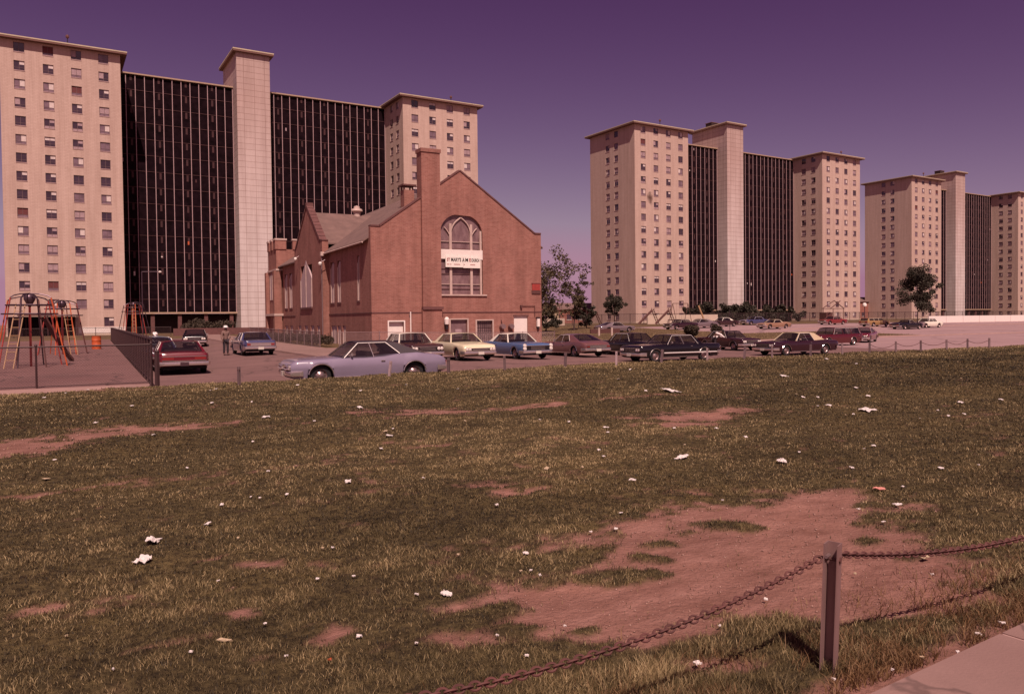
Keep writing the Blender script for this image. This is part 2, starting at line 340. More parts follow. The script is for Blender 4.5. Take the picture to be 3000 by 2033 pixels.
# bare patches: centre, radii, turn, weight, measured on the ground in metres
SOIL=[]
def soil(px,py,ax,ay,rot=0,wt=1.0):
    x,y=G(px,py); SOIL.append((x,y,ax,ay,rot,wt))
soil(1290,1850,.45,.14,0,.8); soil(1330,1990,.4,.12,0,.8); soil(2160,1640,1.25,.80,0,1.15); soil(2430,1690,.85,.70,0,1.1); soil(1900,1760,1.05,.55,0,1.05); soil(2250,1520,1.1,.55,0,1.0)
soil(1950,1580,.7,.40,0,.85); soil(1600,1830,.65,.34,0,1.05); soil(1380,1900,.5,.26,0,1.0); soil(2640,1760,.5,.4,0,1.0); soil(2060,1870,.7,.30,0,.9)
soil(1150,1870,.40,.16,0,.9); soil(1010,1890,.22,.11,0,.8); soil(680,1815,.18,.11,0,.9); soil(520,1890,.20,.06,0,.7); soil(130,1790,.12,.06,0,.7); soil(830,1930,.18,.08,0,.8); soil(800,1650,.2,.08,0,.5); soil(590,1640,.15,.07,0,.5); soil(960,1650,.15,.07,0,.5)
soil(60,1290,.75,.40,.10,1.0); soil(240,1260,.8,.30,.05,.9); soil(430,1235,.8,.25,0,.85); soil(580,1225,.7,.16,0,.7); soil(20,1310,.7,.4,0,1.0); soil(290,1408,.5,.10,.05,.75); soil(70,1430,.5,.10,0,.7); soil(470,1385,.5,.08,.05,.6); soil(680,1370,.6,.09,.05,.6)
soil(1290,1195,1.0,.50,0,.85); soil(1350,1190,.9,.35,0,.85); soil(1200,1185,.9,.3,0,.55); soil(1560,1175,.8,.25,0,.75); soil(1060,1180,.6,.16,0,.4); soil(1270,1290,.35,.14,0,.7); soil(1200,1283,.3,.08,0,.55); soil(1350,1270,.3,.09,0,.6)
soil(2060,1205,1.4,.55,0,.85); soil(1990,1235,.8,.35,0,.7); soil(2150,1195,.8,.3,0,.7); soil(1850,1150,.9,.25,0,.6); soil(1930,1145,.7,.2,0,.55); soil(1520,1440,.3,.10,0,.6); soil(1450,1425,.3,.07,0,.5); soil(120,1133,1.6,.25,0,.7); soil(330,1128,1.2,.22,0,.6); soil(2550,2010,.5,.12,0,1.0); soil(2750,1900,.45,.1,0,.9); soil(2100,1950,.35,.12,0,.6)
TUFT=[(G(px,py),r_) for px,py,r_ in ((1430,1960,.24),(1500,1990,.22),(1250,1960,.16),(1200,1935,.12),(1450,1810,.13),(1380,1830,.09),(1330,1840,.08),(1710,1850,.06),(1500,1855,.07),(1560,1850,.07),(1120,1860,.12),(1190,1850,.10),(2190,1850,.14),(2240,1875,.14),(2090,1900,.12),(2150,1545,.13),(2090,1535,.12),(2200,1555,.09),(1790,1700,.12),(1850,1695,.12),(1930,1690,.08),(1690,1990,.16),(1920,1960,.13),(2010,1905,.12),(2380,1880,.15),(2560,1870,.14),(1950,1650,.08),(2010,1565,.09),(1580,1940,.1),(980,1940,.15),(900,1980,.2),(2480,1905,.16),(2620,1890,.16),(2700,1850,.16),(2660,1640,.08),(1660,1640,.15),(1740,1620,.12),(1950,1600,.10),(1880,1640,.08),(1560,1960,.12),(1640,1975,.12),(2530,1590,.10))]
def vnoise(x,y,seed=0):
    xi=np.floor(x).astype(np.int64); yi=np.floor(y).astype(np.int64); fx=x-xi; fy=y-yi; fx=fx*fx*(3-2*fx); fy=fy*fy*(3-2*fy)
    def h(a,b):
        n=(a*374761393+b*668265263+seed*974634777)&0xffffffff; n=((n^(n>>13))*1274126177)&0xffffffff; return ((n^(n>>16))&0xffff)/65535.
    return (h(xi,yi)*(1-fx)+h(xi+1,yi)*fx)*(1-fy)+(h(xi,yi+1)*(1-fx)+h(xi+1,yi+1)*fx)*fy
def fbm(x,y,s=0,o=4):
    a=.5; t=0; k=0
    for i in range(o): t=t+a*vnoise(x*2**i+17*i,y*2**i,s+i); k+=a; a*=.6
    return t/k
def bare(X,Y):
    b=np.zeros_like(X); X0,Y0=X,Y
    wq=np.clip(np.hypot(X,Y)*.035,.12,.6)
    X=X0+wq*2.4*(fbm(X0*2.1,Y0*2.1,201,3)-.5)+wq*1.1*(fbm(X0*7.5,Y0*7.5,203,3)-.5); Y=Y0+wq*1.7*(fbm(X0*2.3,Y0*2.3,205,3)-.5)+wq*.9*(fbm(X0*8,Y0*8,207,3)-.5)
    for (x,y,ax,ay,r,wt) in SOIL:
        c,s=math.cos(r),math.sin(r); dx=(X-x)*c+(Y-y)*s; dy=-(X-x)*s+(Y-y)*c
        b=np.maximum(b,wt*np.exp(-((dx/ax)**2+(dy/ay)**2)*1.0))
    X,Y=X0,Y0
    D=np.hypot(X,Y); sc_=np.clip(3.2-D*.09,1.0,3.2)
    n=fbm(X*2.2,Y*2.6,3); n2=fbm(X*7,Y*8,9,3)
    v=b+.75*(n-.5)*np.clip(b*2.2+.35,0,1)+.55*(n2-.5)+.28*(fbm(X*4.1,Y*4.9,13,2)-.5)+.34*(fbm(X*18,Y*20,17,2)-.5)
    for (tx,ty),tr in TUFT: v=v-(.95*np.exp(-(((X-tx)/(tr*1.5))**2+((Y-ty)/tr)**2))*np.clip(.25+1.6*(n2-.2),0,1.3))
    v=v+.22*np.clip((fbm(X*.9,Y*1.5,21)-.52)*5,0,1)+.16*np.clip((fbm(X*3.1,Y*4.5,25)-.56)*7,0,1)
    v=np.maximum(v, .95*np.clip((2.30+.09*(X-2.86)-Y)/.2,0,1)*(X>1.5)*1.0*np.clip(.4+n,0,1.2))
    return sm((v-.24)/.40)
def axis(a,b,f,g):      # spacing grows away from the camera
    out=[a]; 
    while out[-1]<b: out.append(out[-1]+max(f,abs(out[-1])*g))
    return np.array(out)
ysf=axis(1.85,25.0,.035,.009)
xp=axis(0.0,62,.05,.010); xsf=np.concatenate([-xp[(xp<30)&(xp>0)][::-1],xp])
XX,YY=np.meshgrid(xsf,ysf); ZZ=fieldz(XX,YY)
BR=bare(XX,YY)
ZZ=ZZ-BR*.012+micro(XX,YY)*(1-.75*BR)+.010*(fbm(XX*6,YY*6,30)-.5)
n=len(xsf); verts=np.stack([XX,YY,ZZ],-1).reshape(-1,3)
idx=(np.arange(len(ysf)-1)[:,None]*n+np.arange(n-1)[None,:]).ravel()
faces=np.stack([idx,idx+1,idx+n+1,idx+n],-1)
me=bpy.data.meshes.new('field'); me.vertices.add(len(verts)); me.vertices.foreach_set('co',verts.ravel())
me.loops.add(len(faces)*4); me.loops.foreach_set('vertex_index',faces.ravel()); me.polygons.add(len(faces))
me.polygons.foreach_set('loop_start',np.arange(0,len(faces)*4,4)); me.polygons.foreach_set('loop_total',np.full(len(faces),4)); me.update(); me.validate()
at=me.attributes.new('soil','FLOAT','POINT'); at.data.foreach_set('value',BR.ravel().astype(np.float32))
me.polygons.foreach_set('use_smooth',[True]*len(me.polygons))
def field_mat():
    m=bpy.data.materials.new('field_turf_and_soil'); m.use_nodes=True; t=m.node_tree; b=t.nodes['Principled BSDF']; b.inputs['Roughness'].default_value=.95; b.inputs['Specular IOR Level'].default_value=.15
    pos=_n(t,'ShaderNodeNewGeometry').outputs['Position']; L=t.links.new
    at=_n(t,'ShaderNodeAttribute'); at.attribute_name='soil'
    def nz(s,d=6,st=None):
        k=_n(t,'ShaderNodeTexNoise'); k.inputs['Scale'].default_value=s; k.inputs['Detail'].default_value=d; k.inputs['Roughness'].default_value=.65
        if st:
            mp=_n(t,'ShaderNodeMapping'); mp.inputs['Scale'].default_value=st; L(pos,mp.inputs[0]); L(mp.outputs[0],k.inputs['Vector'])
        else: L(pos,k.inputs['Vector'])
        return k.outputs[0]
    def ramp(v,stops):
        r=_n(t,'ShaderNodeValToRGB'); e=r.color_ramp.elements
        while len(e)<len(stops): e.new(.5)
        for k,(p,c) in zip(e,stops): k.position=p; k.color=(*c,1)
        L(v,r.inputs[0]); return r.outputs[0]
    turf=ramp(nz(14,9),[(.28,(.018,.012,.008)),(.45,(.062,.044,.021)),(.6,(.11,.080,.036)),(.75,(.18,.13,.06))])
    big=ramp(nz(.35,5,(1,1.6,1)),[(.3,(.62,.60,.60)),(.5,(1,1,1)),(.68,(1.3,1.25,1.15))])
    mx=_n(t,'ShaderNodeMix',data_type='RGBA',blend_type='MULTIPLY'); mx.inputs[0].default_value=1; L(turf,mx.inputs[6]); L(big,mx.inputs[7])
    dirt=ramp(nz(3.5,10,(1,2.0,1)),[(.25,(.18,.082,.060)),(.42,(.245,.120,.092)),(.55,(.29,.145,.113)),(.72,(.365,.19,.152))])
    vo=_n(t,'ShaderNodeTexVoronoi'); vo.inputs['Scale'].default_value=38; L(pos,vo.inputs['Vector']); peb=ramp(vo.outputs['Distance'],[(.0,(1.35,1.3,1.25)),(.12,(1.15,1.12,1.1)),(.22,(.82,.80,.80)),(.35,(1,1,1))])
    md=_n(t,'ShaderNodeMix',data_type='RGBA',blend_type='MULTIPLY'); md.inputs[0].default_value=.55; L(dirt,md.inputs[6]); L(peb,md.inputs[7]); dirt=md.outputs[2]
    st_=ramp(nz(.9,7,(1,1.4,1)),[(.35,(.80,.78,.78)),(.55,(1.02,1.02,1.02)),(.7,(1.15,1.13,1.1))]); me_=_n(t,'ShaderNodeMix',data_type='RGBA',blend_type='MULTIPLY'); me_.inputs[0].default_value=1; L(dirt,me_.inputs[6]); L(st_,me_.inputs[7]); dirt=me_.outputs[2]
    m2=_n(t,'ShaderNodeMix',data_type='RGBA'); L(at.outputs['Fac'],m2.inputs[0]); L(mx.outputs[2],m2.inputs[6]); L(dirt,m2.inputs[7])
    L(m2.outputs[2],b.inputs['Base Color'])
    bp=_n(t,'ShaderNodeBump'); bp.inputs['Strength'].default_value=.9; bp.inputs['Distance'].default_value=.03; L(nz(30,10),bp.inputs['Height']); L(bp.outputs[0],b.inputs['Normal'])
    return m
me.materials.append(field_mat())
fo=bpy.data.objects.new('field_ground',me); C.objects.link(fo); fo['kind']='structure'
# near sidewalk (bottom right corner)
mb=MB(); mb.T=Matrix.Translation((2.86,2.07,0))@Matrix.Rotation(.085,4,'Z')
for i in range(-2,6):
    x0=.82+i*1.6; mb.bx(x0+.012,x0+1.588,-1.6,0,.33,.431,M['sidewalk'])
mb.bx(-2.4,10.0,-1.6,-.004,.3,.426,M['curb'])
tag(mb.build('near_sidewalk'),kind='structure')
# ------------------------------------------------------------------ apartment towers
WF,RR,G1,SW,G2,PF,LD,SH,OV=15.36,8.75,18.09,5.55,22.38,3.11,15.57,8.71,.88
ZT,ZG,ZS,WT,FP=43.12,42.91,48.05,39.15,2.64
C1,CS=2.36,3.574; XR=WF+G1+SW+G2; TOT=XR+WF
def wall_open(mb,w,z0,z1,ops,mat,depth=.16,P=None):
    """wall in local (u,z), outward normal at d=0, openings (u0,u1,z0,z1) cut right through with reveals; P(u,d,z)->xyz"""
    us=sorted({0,w,*[o[0] for o in ops],*[o[1] for o in ops]}); zz=sorted({z0,z1,*[o[2] for o in ops],*[o[3] for o in ops]})
    inside=lambda a,b: any(o[0]-1e-6<=a<=o[1]+1e-6 and o[2]-1e-6<=b<=o[3]+1e-6 for o in ops)
    for j in range(len(zz)-1):
        i=0
        while i<len(us)-1:
            zm=(zz[j]+zz[j+1])/2
            if inside((us[i]+us[i+1])/2,zm): i+=1; continue
            k=i
            while k<len(us)-1 and not inside((us[k]+us[k+1])/2,zm): k+=1
            mb.add([P(us[i],0,zz[j]),P(us[k],0,zz[j]),P(us[k],0,zz[j+1]),P(us[i],0,zz[j+1])],[(0,1,2,3)],mat); i=k
    for a,b,c,d in ops:
        q=[(a,c),(b,c),(b,d),(a,d)]
        for k in range(4):
            p,r=q[k],q[(k+1)%4]
            mb.add([P(p[0],0,p[1]),P(r[0],0,r[1]),P(r[0],depth,r[1]),P(p[0],depth,p[1])],[(0,1,2,3)],mat)
# window variants: frame mesh shared, pane meshes in different states; local x along wall, y outward negative, z up from centre
WW,WH=1.34,1.36
def frame_mesh():
    mb=MB(); a,b=WW/2,WH/2
    mb.bx(-a,a,.10,.155,b-.05,b,M['frame']); mb.bx(-a,a,.10,.155,-b,-b+.05,M['frame'])
    mb.bx(-a,-a+.05,.10,.155,-b+.05,b-.05,M['frame']); mb.bx(a-.05,a,.10,.155,-b+.05,b-.05,M['frame'])
    mb.bx(-.022,.022,.09,.15,-b+.05,b-.05,M['frame']); mb.bx(-a+.05,a-.05,.095,.15,-b+.36,-b+.40,M['frame'])
    mb.bx(-a-.02,a+.02,-.05,.12,-b-.10,-b,M['sill']); return mb.data('window_frame')
def pane_mesh(kind):
    mb=MB(); a,b=WW/2-.05,WH/2-.05; zl=-b+.33
    G_,G2_,K,K2,RD=M['glass'],M['glass2'],M['curtain'],M['curtain2'],M['shade_red']
    L,Rr,lo,half={0:(G2_,K,G2_,0),1:(G_,G_,G_,0),2:(G2_,G2_,G2_,0),3:(G_,K,G_,.5),4:(K,K,G_,.55),5:(K2,K2,G2_,0),6:(K2,G_,G_,0),7:(RD,RD,G2_,0),8:(G_,K2,K2,.5),9:(K,G2_,G2_,0)}[kind]
    y=.125
    def q(x0,x1,z0,z1,m): mb.add([(x0,y,z0),(x1,y,z0),(x1,y,z1),(x0,y,z1)],[(0,1,2,3)],m)
    q(-a,a,-b,zl,lo)
    for x0,x1,m in ((-a,0,L),(0,a,Rr)):
        if half and m in (K,K2):
            zm=zl+(b-zl)*half; q(x0,x1,zm,b,m); q(x0,x1,zl,zm,G_)
        else: q(x0,x1,zl,b,m)
    return mb.data('window_pane',fix=False)
FRAME=frame_mesh(); PANES=[pane_mesh(k) for k in range(10)]
PW=[4,3,5,3,2,5,3,.5,3,1.5]
def win_obj(parent,pos,rz,kind):
    o=bpy.data.objects.new('window',FRAME); C.objects.link(o); o.parent=parent; o.location=pos; o.rotation_euler=(0,0,rz)
    p=bpy.data.objects.new('pane',PANES[kind]); C.objects.link(p); p.parent=o
    return o
def antenna(root,x,y,z):
    mb=MB(); mb.tube([(x,y,z),(x,y,z+1.5)],.07,M['black_metal']); mb.lathe([(0,z+2.0),(.22,z+1.85),(.25,z+1.6),(.12,z+1.4),(0,z+1.4)],M['coping'],10,c=(x,y,0)); mb.build('roof_beacon',parent=root)
def tower(loc,rz,label,base,first,skip,entrance=None,seed=1):
    rr=random.Random(seed); root=empty('apartment_building',loc,rz,label,'apartment building')
    z0=base
    cw=[C1+k*CS for k in range(4)]
    zw=lambda n: WT-(n-2)*FP+.1
    # walls -------------------------------------------------
    mb=MB()
    slots=[]      # (priority, pos, rz)
    def face(x0,y0,ux,uy,nx,ny,w,cols,key):
        ops=[]
        P=lambda u,d,z: (x0+ux*u-nx*d, y0+uy*u-ny*d, z)
        for n in range(1,17):
            for k,c in enumerate(cols):
                if (key,n,k) in skip: continue
                z=zw(n); 
                if n==16: z-=.05
                ops.append((c-WW/2,c+WW/2,z-WH/2,z+WH/2))
                slots.append((key,n,(x0+ux*c,y0+uy*c,z),math.atan2(uy,ux)))
        wall_open(mb,w,z0-1.2,ZT-.3,ops,M['cream_brick'],P=P)
    face(0,0,1,0,0,-1,WF,cw,'F0'); face(XR,0,1,0,0,-1,WF,cw,'F1')
    face(0,LD,0,-1,-1,0,LD,[LD-9.18,LD-6.22],'L0')
    face(XR,LD,0,-1,-1,0,LD,[LD-5.66,LD-2.72],'L1')
    face(WF,0,0,1,1,0,LD,[2.72,5.66],'R0'); face(TOT,0,0,1,1,0,LD,[6.22,9.18],'R1')
    for x in (0,XR): mb.add([(x,LD,z0-1.2),(x+WF,LD,z0-1.2),(x+WF,LD,ZT-.3),(x,LD,ZT-.3)],[(0,3,2,1)],M['cream_brick'])
    mb.build('wall',parent=root,fix=False)
    for x in (0,XR):
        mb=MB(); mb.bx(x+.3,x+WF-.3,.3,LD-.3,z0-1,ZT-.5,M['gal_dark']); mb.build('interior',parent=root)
        mb=MB(); mb.bx(x-OV,x+WF+OV,-OV,LD+OV,ZT-.30,ZT-.05,M['soffit']); mb.bx(x-OV-.03,x+WF+OV+.03,-OV-.03,LD+OV+.03,ZT-.05,ZT+.12,M['trim'])
        mb.build('roof',parent=root)
    # plinth band
    mb=MB()
    for x in (0,XR):
        mb.bx(x-.06,x+WF+.06,-.06,0-.002,z0-1.2,z0+.35,M['plinth'])
        mb.bx(x-.06,x-.002,0,LD,z0-1.2,z0+.35,M['plinth'])
    mb.build('plinth',parent=root)
    # windows: the hundred that show largest are parts of their own, the rest one part
    order=sorted(slots,key=lambda s:(first.index(s[0]) if s[0] in first else 9, s[1]))
    vis=[s for s in order if s[0] in first]; own=vis[:100]; rest=vis[100:]+[s for s in order if s[0] not in first]
    for key,n,p,a in own: win_obj(root,p,a,rr.choices(range(10),PW)[0])
    mbs=MB()
    tmp={}
    for key,n,p,a in rest:
        k=rr.choices(range(10),PW)[0]; mbs.T=Matrix.Translation(p)@Matrix.Rotation(a,4,'Z')
        for me_ in (FRAME,PANES[k]):
            if me_.name not in tmp:
                d={}
                for pl in me_.polygons: d.setdefault(pl.material_index,[]).append(tuple(pl.vertices))
                tmp[me_.name]=([tuple(v.co) for v in me_.vertices],d,list(me_.materials))
            vs_,d,ms=tmp[me_.name]
            for mi_,fs_ in d.items(): 
                used=sorted({i for f in fs_ for i in f}); re={u:i for i,u in enumerate(used)}
                mbs.add([vs_[u] for u in used],[tuple(re[i] for i in f) for f in fs_],ms[mi_])
    mbs.T=Matrix.Identity(4)
    tag(mbs.build('window',parent=root,fix=False),kind='stuff')
    # galleries ---------------------------------------------
    zb0=zw(16)+FP/2+ .15   # first raised floor
    for gx0,gx1,nb in ((WF,WF+G1,13),(WF+G1+SW,XR,16)):
        g=empty('gallery',(0,0,0)); g.parent=root
        mb=MB(); mb.bx(gx0,gx1,RR+.25,LD-.2,zb0,ZG-.4,M['gallery']); mb.build('mesh_shade_block',parent=g)  # solid block: mesh and the shade behind it in one dark colour
        mb=MB()
        n=0; z=zb0
        zz=[zw(k)+FP/2-.35 for k in range(1,16)]
        for z in zz: mb.bx(gx0,gx1,RR+.17,RR+.25,z-.05,z+.05,M['slab'])
        mb.bx(gx0,gx1,RR-.02,RR+.25,zb0-.28,zb0,M['fascia'])
        mb.build('floor_slab',parent=g)
        mb=MB(); bw=(gx1-gx0)/nb
        for i in range(0,nb+1):
            x=gx0+i*bw; 
            if i in (0,nb): x+= .1 if i==0 else -.1
            mb.bx(x-.05,x+.05,RR+.07,RR+.16,zb0,ZG-.25,M['mullion'])
        mb.build('mullion',parent=g)
        mb=MB(); mb.bx(gx0-.0,gx1,RR-.12,LD-.1,ZG-.22,ZG,M['fascia']); mb.build('coping',parent=g)
        # doors and lamps glimpsed behind the mesh
        mb=MB()
        for i in range(nb):
            x=gx0+(i+.5)*bw
            if i%3==1:
                for z in zz: mb.bx(x-.10,x+.22,RR+.215,RR+.25,z-1.15,z-.1,M['slab'])
            for z in zz:
                if rr.random()<.03: mb.bx(x-.12,x+.12,RR+.20,RR+.25,z-.9-rr.random()*.6,z-.7,rr.choice([M['curtain2'],M['slab'],M['curtain'],M['orange_paint'],M['slab']]))
        mb.build('door',parent=g)
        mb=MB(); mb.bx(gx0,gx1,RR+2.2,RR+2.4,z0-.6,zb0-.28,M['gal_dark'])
        for i in range(0,nb,3): mb.bx(gx0+i*bw+.2,gx0+i*bw+.8,RR+.3,RR+.9,z0-.6,zb0-.28,M['coping'])
        mb.build('ground_floor',parent=g)
    # lift shaft --------------------------------------------
    s=empty('lift_shaft'); s.parent=root; x0=WF+G1
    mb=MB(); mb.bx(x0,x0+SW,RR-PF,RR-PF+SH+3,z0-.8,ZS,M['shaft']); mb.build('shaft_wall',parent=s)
    mb=MB(); mb.bx(x0-.6,x0+SW+.6,RR-PF-.6,RR-PF+SH+3.6,ZS,ZS+.3,M['soffit']); mb.bx(x0-.63,x0+SW+.63,RR-PF-.63,RR-PF+SH+3.63,ZS+.3,ZS+.5,M['trim']); mb.build('shaft_roof',parent=s)
    mb=MB(); mb.bx(x0+.3,x0+2.6,RR+2.2,RR+4.2,ZS+.5,ZS+1.6,M['gal_dark']); mb.bx(x0+.2,x0+2.7,RR+2.1,RR+4.3,ZS+1.6,ZS+1.7,M['soffit']); mb.build('penthouse',parent=s)
    antenna(root,8.5,1.5,ZT+.1); antenna(root,XR+11.0,2.5,ZT+.1)
    if entrance: entrance(root,z0)
    return root
def scorch(root,z0):
    # soot fan licked up the wall from a burnt-out window
    m=mat('soot',(.12,.06,.045),.95,var=.3,scale=3,alpha=1.0); t=m.node_tree; b=t.nodes['Principled BSDF']; L=t.links.new
    tc=_n(t,'ShaderNodeTexCoord'); sp=_n(t,'ShaderNodeVectorMath',operation='LENGTH'); mp=_n(t,'ShaderNodeMapping'); mp.inputs['Scale'].default_value=(.9,0,.55); L(tc.outputs['Object'],mp.inputs[0]); L(mp.outputs[0],sp.inputs[0])
    nz=_n(t,'ShaderNodeTexNoise'); nz.inputs['Scale'].default_value=1.2; nz.inputs['Detail'].default_value=6; L(tc.outputs['Object'],nz.inputs['Vector'])
    a=_n(t,'ShaderNodeMath',operation='MULTIPLY_ADD'); a.inputs[1].default_value=1.3; L(nz.outputs[0],a.inputs[0]); L(sp.outputs['Value'],a.inputs[2])
    r=_n(t,'ShaderNodeMapRange'); r.inputs[1].default_value=.75; r.inputs[2].default_value=1.5; r.inputs[3].default_value=.8; r.inputs[4].default_value=0; L(a.outputs[0],r.inputs[0]); L(r.outputs[0],b.inputs['Alpha'])
    mb=MB(); mb.add([(-1.6,-.006,-2),(1.05,-.006,-2),(1.05,-.006,.45),(1.6,-.006,.45),(1.6,-.006,2),(-1.6,-.006,2)],[(0,1,2,3,4,5)],m); mb.build('soot_stain',parent=root,loc=(C1+CS-1.75,0,WT-4*FP-1.1),fix=False)
def rot(x,y,a=.045): return x*math.cos(a)-y*math.sin(a), x*math.sin(a)+y*math.cos(a)
def entA(root,z0):
    # shade of the entrance recess as a flat dark panel, with thin canopy
    e=empty('entrance_lobby'); e.parent=root
    mb=MB(); mb.bx(.2,8.6,-.12,-.003,z0-.3,z0+2.85,M['gallery'])
    for x in (.25,2.4,4.2,6.2,8.5): mb.bx(x-.06,x+.06,-.2,-.121,z0-.3,z0+2.85,M['slab'])
    mb.build('recess_shade_panel',parent=e)
    mb=MB(); mb.bx(1.4,9.0,-2.2,-.21,z0+2.95,z0+3.12,M['soffit'])
    for x in (1.6,5.1,8.8): mb.bx(x-.06,x+.06,-2.1,-1.98,z0-.3,z0+2.95,M['slab'])
    mb.build('canopy',parent=e)
    mb=MB(); mb.bx(9.0,WF-.02,-.10,-.061,z0+.36,z0+1.25,M['white']); mb.build('painted_band',parent=e)
skA={('F0',16,k) for k in (0,1,2)}|{('F0',15,0)}
ax,ay=rot(-5.1234,135.8725); bx_,by_=rot(106.2181,130.7155); cx_,cy_=rot(219.4175,140.8744)
tower((ax,ay,0),.045,'largest and nearest cream apartment block, behind the playground and the church',.2,['F0','F1','L1'],skA,entA,1)
tower((bx_,by_,0),.0621,'middle cream apartment block, right of the church, with a sooty scorch between its windows',.85,['F0','L0','F1','L1'],set(),scorch,2)
tower((cx_,cy_,0),.0582,'rightmost and smallest cream apartment block, behind the lone round tree',.85,['F0','L0','L1','F1'],set(),None,3)
# ------------------------------------------------------------------ church
def church():
    X0,X1,Y0=18.3,33.1,58.0; XC=25.7
    g0=gz(25,58)-.05
    root=empty('brick_church',(X0,Y0,0),0,'red brick church with a tall chimney and a pointed window behind the parked cars','church')
    B=M['brick']
    W=X1-X0; xc=XC-X0; E=9.08; PK=13.8
    # front gable wall with the window and doors cut as a polygon with hole -> build from strips
    wx0,wx1=5.65,9.35; sill,spr,apx=3.97,8.75,10.3
    mb=MB()
    def arch(n=10):
        L=[];cx=(wx0+wx1)/2; hw=(wx1-wx0)/2; h=apx-spr
        rr=(hw*hw+h*h)/(2*hw)
        for i in range(n+1):
            t=i/n; 
            a=math.asin(h/rr)*t; L.append((wx0+rr-rr*math.cos(a), spr+rr*math.sin(a)))
        return L
    AL=arch(); AR=[(wx0+wx1-x,z) for x,z in AL][::-1]
    top=lambda x: (E if x<=.72 or x>=W-.62 else (E+(PK-E)*(x-.72)/(xc-.72) if x<xc else E+(PK-E)*(W-.62-x)/(W-.62-xc)))
    zbm=g0-.6
    pt=lambda x,z:(x,0,z)
    # left and right panels
    # openings low: doors/windows are set into niches cut in rows
    low=[(1.35,2.55,g0,1.84,'door'),(6.45,7.9,g0+.75,1.95,'grill'),(8.75,10.15,g0+.05,1.85,'barred'),(12.15,13.45,g0,2.3,'white')]
    def P(u,d,z): return (u,d,z)
    wall_open(mb,W,zbm,sill,[(a,b,c,d) for a,b,c,d,_ in low],B,depth=.28,P=P)
    mb.add([pt(0,sill),pt(wx0,sill),pt(wx0,spr),pt(0,spr)],[(0,1,2,3)],B); mb.add([pt(wx1,sill),pt(W,sill),pt(W,spr),pt(wx1,spr)],[(0,1,2,3)],B)
    xs_=[0,.72]+[wx0]+[p[0] for p in AL[1:]]+[p[0] for p in AR[1:]]+[W-.62,W]
    def lowz(x):
        if x<=wx0 or x>=wx1: return spr
        L=AL+AR[1:]
        for (a,za),(b,zb_) in zip(L,L[1:]):
            if a-1e-6<=x<=b+1e-6: return za+(zb_-za)*((x-a)/(b-a) if b>a else 0)
        return spr
    xs_=sorted(set(xs_+[xc]))
    for a,b in zip(xs_,xs_[1:]):
        e=1e-5; mb.add([pt(a,lowz(a)),pt(b,lowz(b)),pt(b,top(b-e)),pt(a,top(a+e))],[(0,1,2,3)],B)
    # reveals of the big window
    ring=[(wx0,sill)]+AL+AR[1:]+[(wx1,sill)]
    for (a,za),(b,zb_) in zip(ring,ring[1:]+ring[:1]): mb.add([(a,0,za),(b,0,zb_),(b,.3,zb_),(a,.3,za)],[(0,1,2,3)],B)
    EV_=8.2
    # thickness: back and top of the gable parapet
    prof=[(0,E),(.72,E),(xc,PK),(W-.62,E),(W,E)]
    mb.add([(0,.45,zbm)]+[(x,.45,z) for x,z in prof]+[(W,.45,zbm)],[tuple(range(7))],B)
    for (a,za),(b,zb_) in zip(prof,prof[1:]): mb.add([(a,0,za),(b,0,zb_),(b,.45,zb_),(a,.45,za)],[(0,1,2,3)],B)
    mb.add([(0,0,EV_),(0,.45,EV_),(0,.45,E),(0,0,E)],[(0,1,2,3)],B); mb.add([(W,0,zbm),(W,.45,zbm),(W,.45,E),(W,0,E)],[(0,1,2,3)],B)
    mb.build('gable_wall',parent=root,fix=False)
    mb=MB()
    for (a,za),(b,zb_) in zip(prof,prof[1:]):
        d=Vector((b-a,0,zb_-za)); nrm=Vector((-d.z,0,d.x)).normalized()*.11
        q=[(a,za),(b,zb_)]
        mb.add([(a,-.06,za+.002),(b,-.06,zb_+.002),(b,.51,zb_+.002),(a,.51,za+.002),(a+nrm.x,-.06,za+nrm.z),(b+nrm.x,-.06,zb_+nrm.z),(b+nrm.x,.51,zb_+nrm.z),(a+nrm.x,.51,za+nrm.z)],[(0,1,2,3),(4,5,6,7),(0,1,5,4),(3,2,6,7),(0,3,7,4),(1,2,6,5)],M['coping'])
    mb.build('gable_coping',parent=root)
    mb=MB(); mb.bx(-.03,W+.03,-.04,-.002,2.50,2.58,M['coping']); mb.bx(-.04,-.002,-.04,33,2.50,2.58,M['coping']); mb.build('belt_course',parent=root)
    # big window ------------------------------------------------
    wi=empty('pointed_window',(0,0,0)); wi.parent=root
    mb=MB(); mb.ngon([(x,.22,z) for x,z in ring],M['leaded']); mb.build('leaded_pane',parent=wi)
    mb=MB(); S=M['stone']
    m1,m2=wx0+.92,wx1-.98
    for x in (m1,m2): mb.bx(x-.10,x+.10,.06,.2,sill,9.6,S)
    mb.bx(wx1-.22,wx1-.06,.06,.2,sill,9.1,S)
    mb.bx(wx0,wx1,.08,.2,7.55,7.62,M['coping'])
    cx=(wx0+wx1)/2
    def arc(a,za,b,zb_,bul,r=.06):
        L=[]
        for i in range(9):
            t=i/8; L.append((a+(b-a)*t+bul[0]*math.sin(math.pi*t),.12,za+(zb_-za)*t+bul[1]*math.sin(math.pi*t)))
        mb.tube(L,r,S,5)
    arc(m1,8.7,cx-.02,10.1,(-.18,.12)); arc(m2,8.7,cx+.02,10.1,(.18,.12))
    arc(m1,8.6,m1-.52,9.3,(-.02,.1),.05); arc(m2,8.6,m2+.52,9.3,(.02,.1),.05)
    for z in (4.75,8.15): mb.bx(wx0,wx1,.13,.2,z,z+.05,S)
    for z in (4.4,5.6,6.0): mb.bx(wx0,wx1,.15,.2,z,z+.025,M['coping'])
    mb.build('tracery',parent=wi)
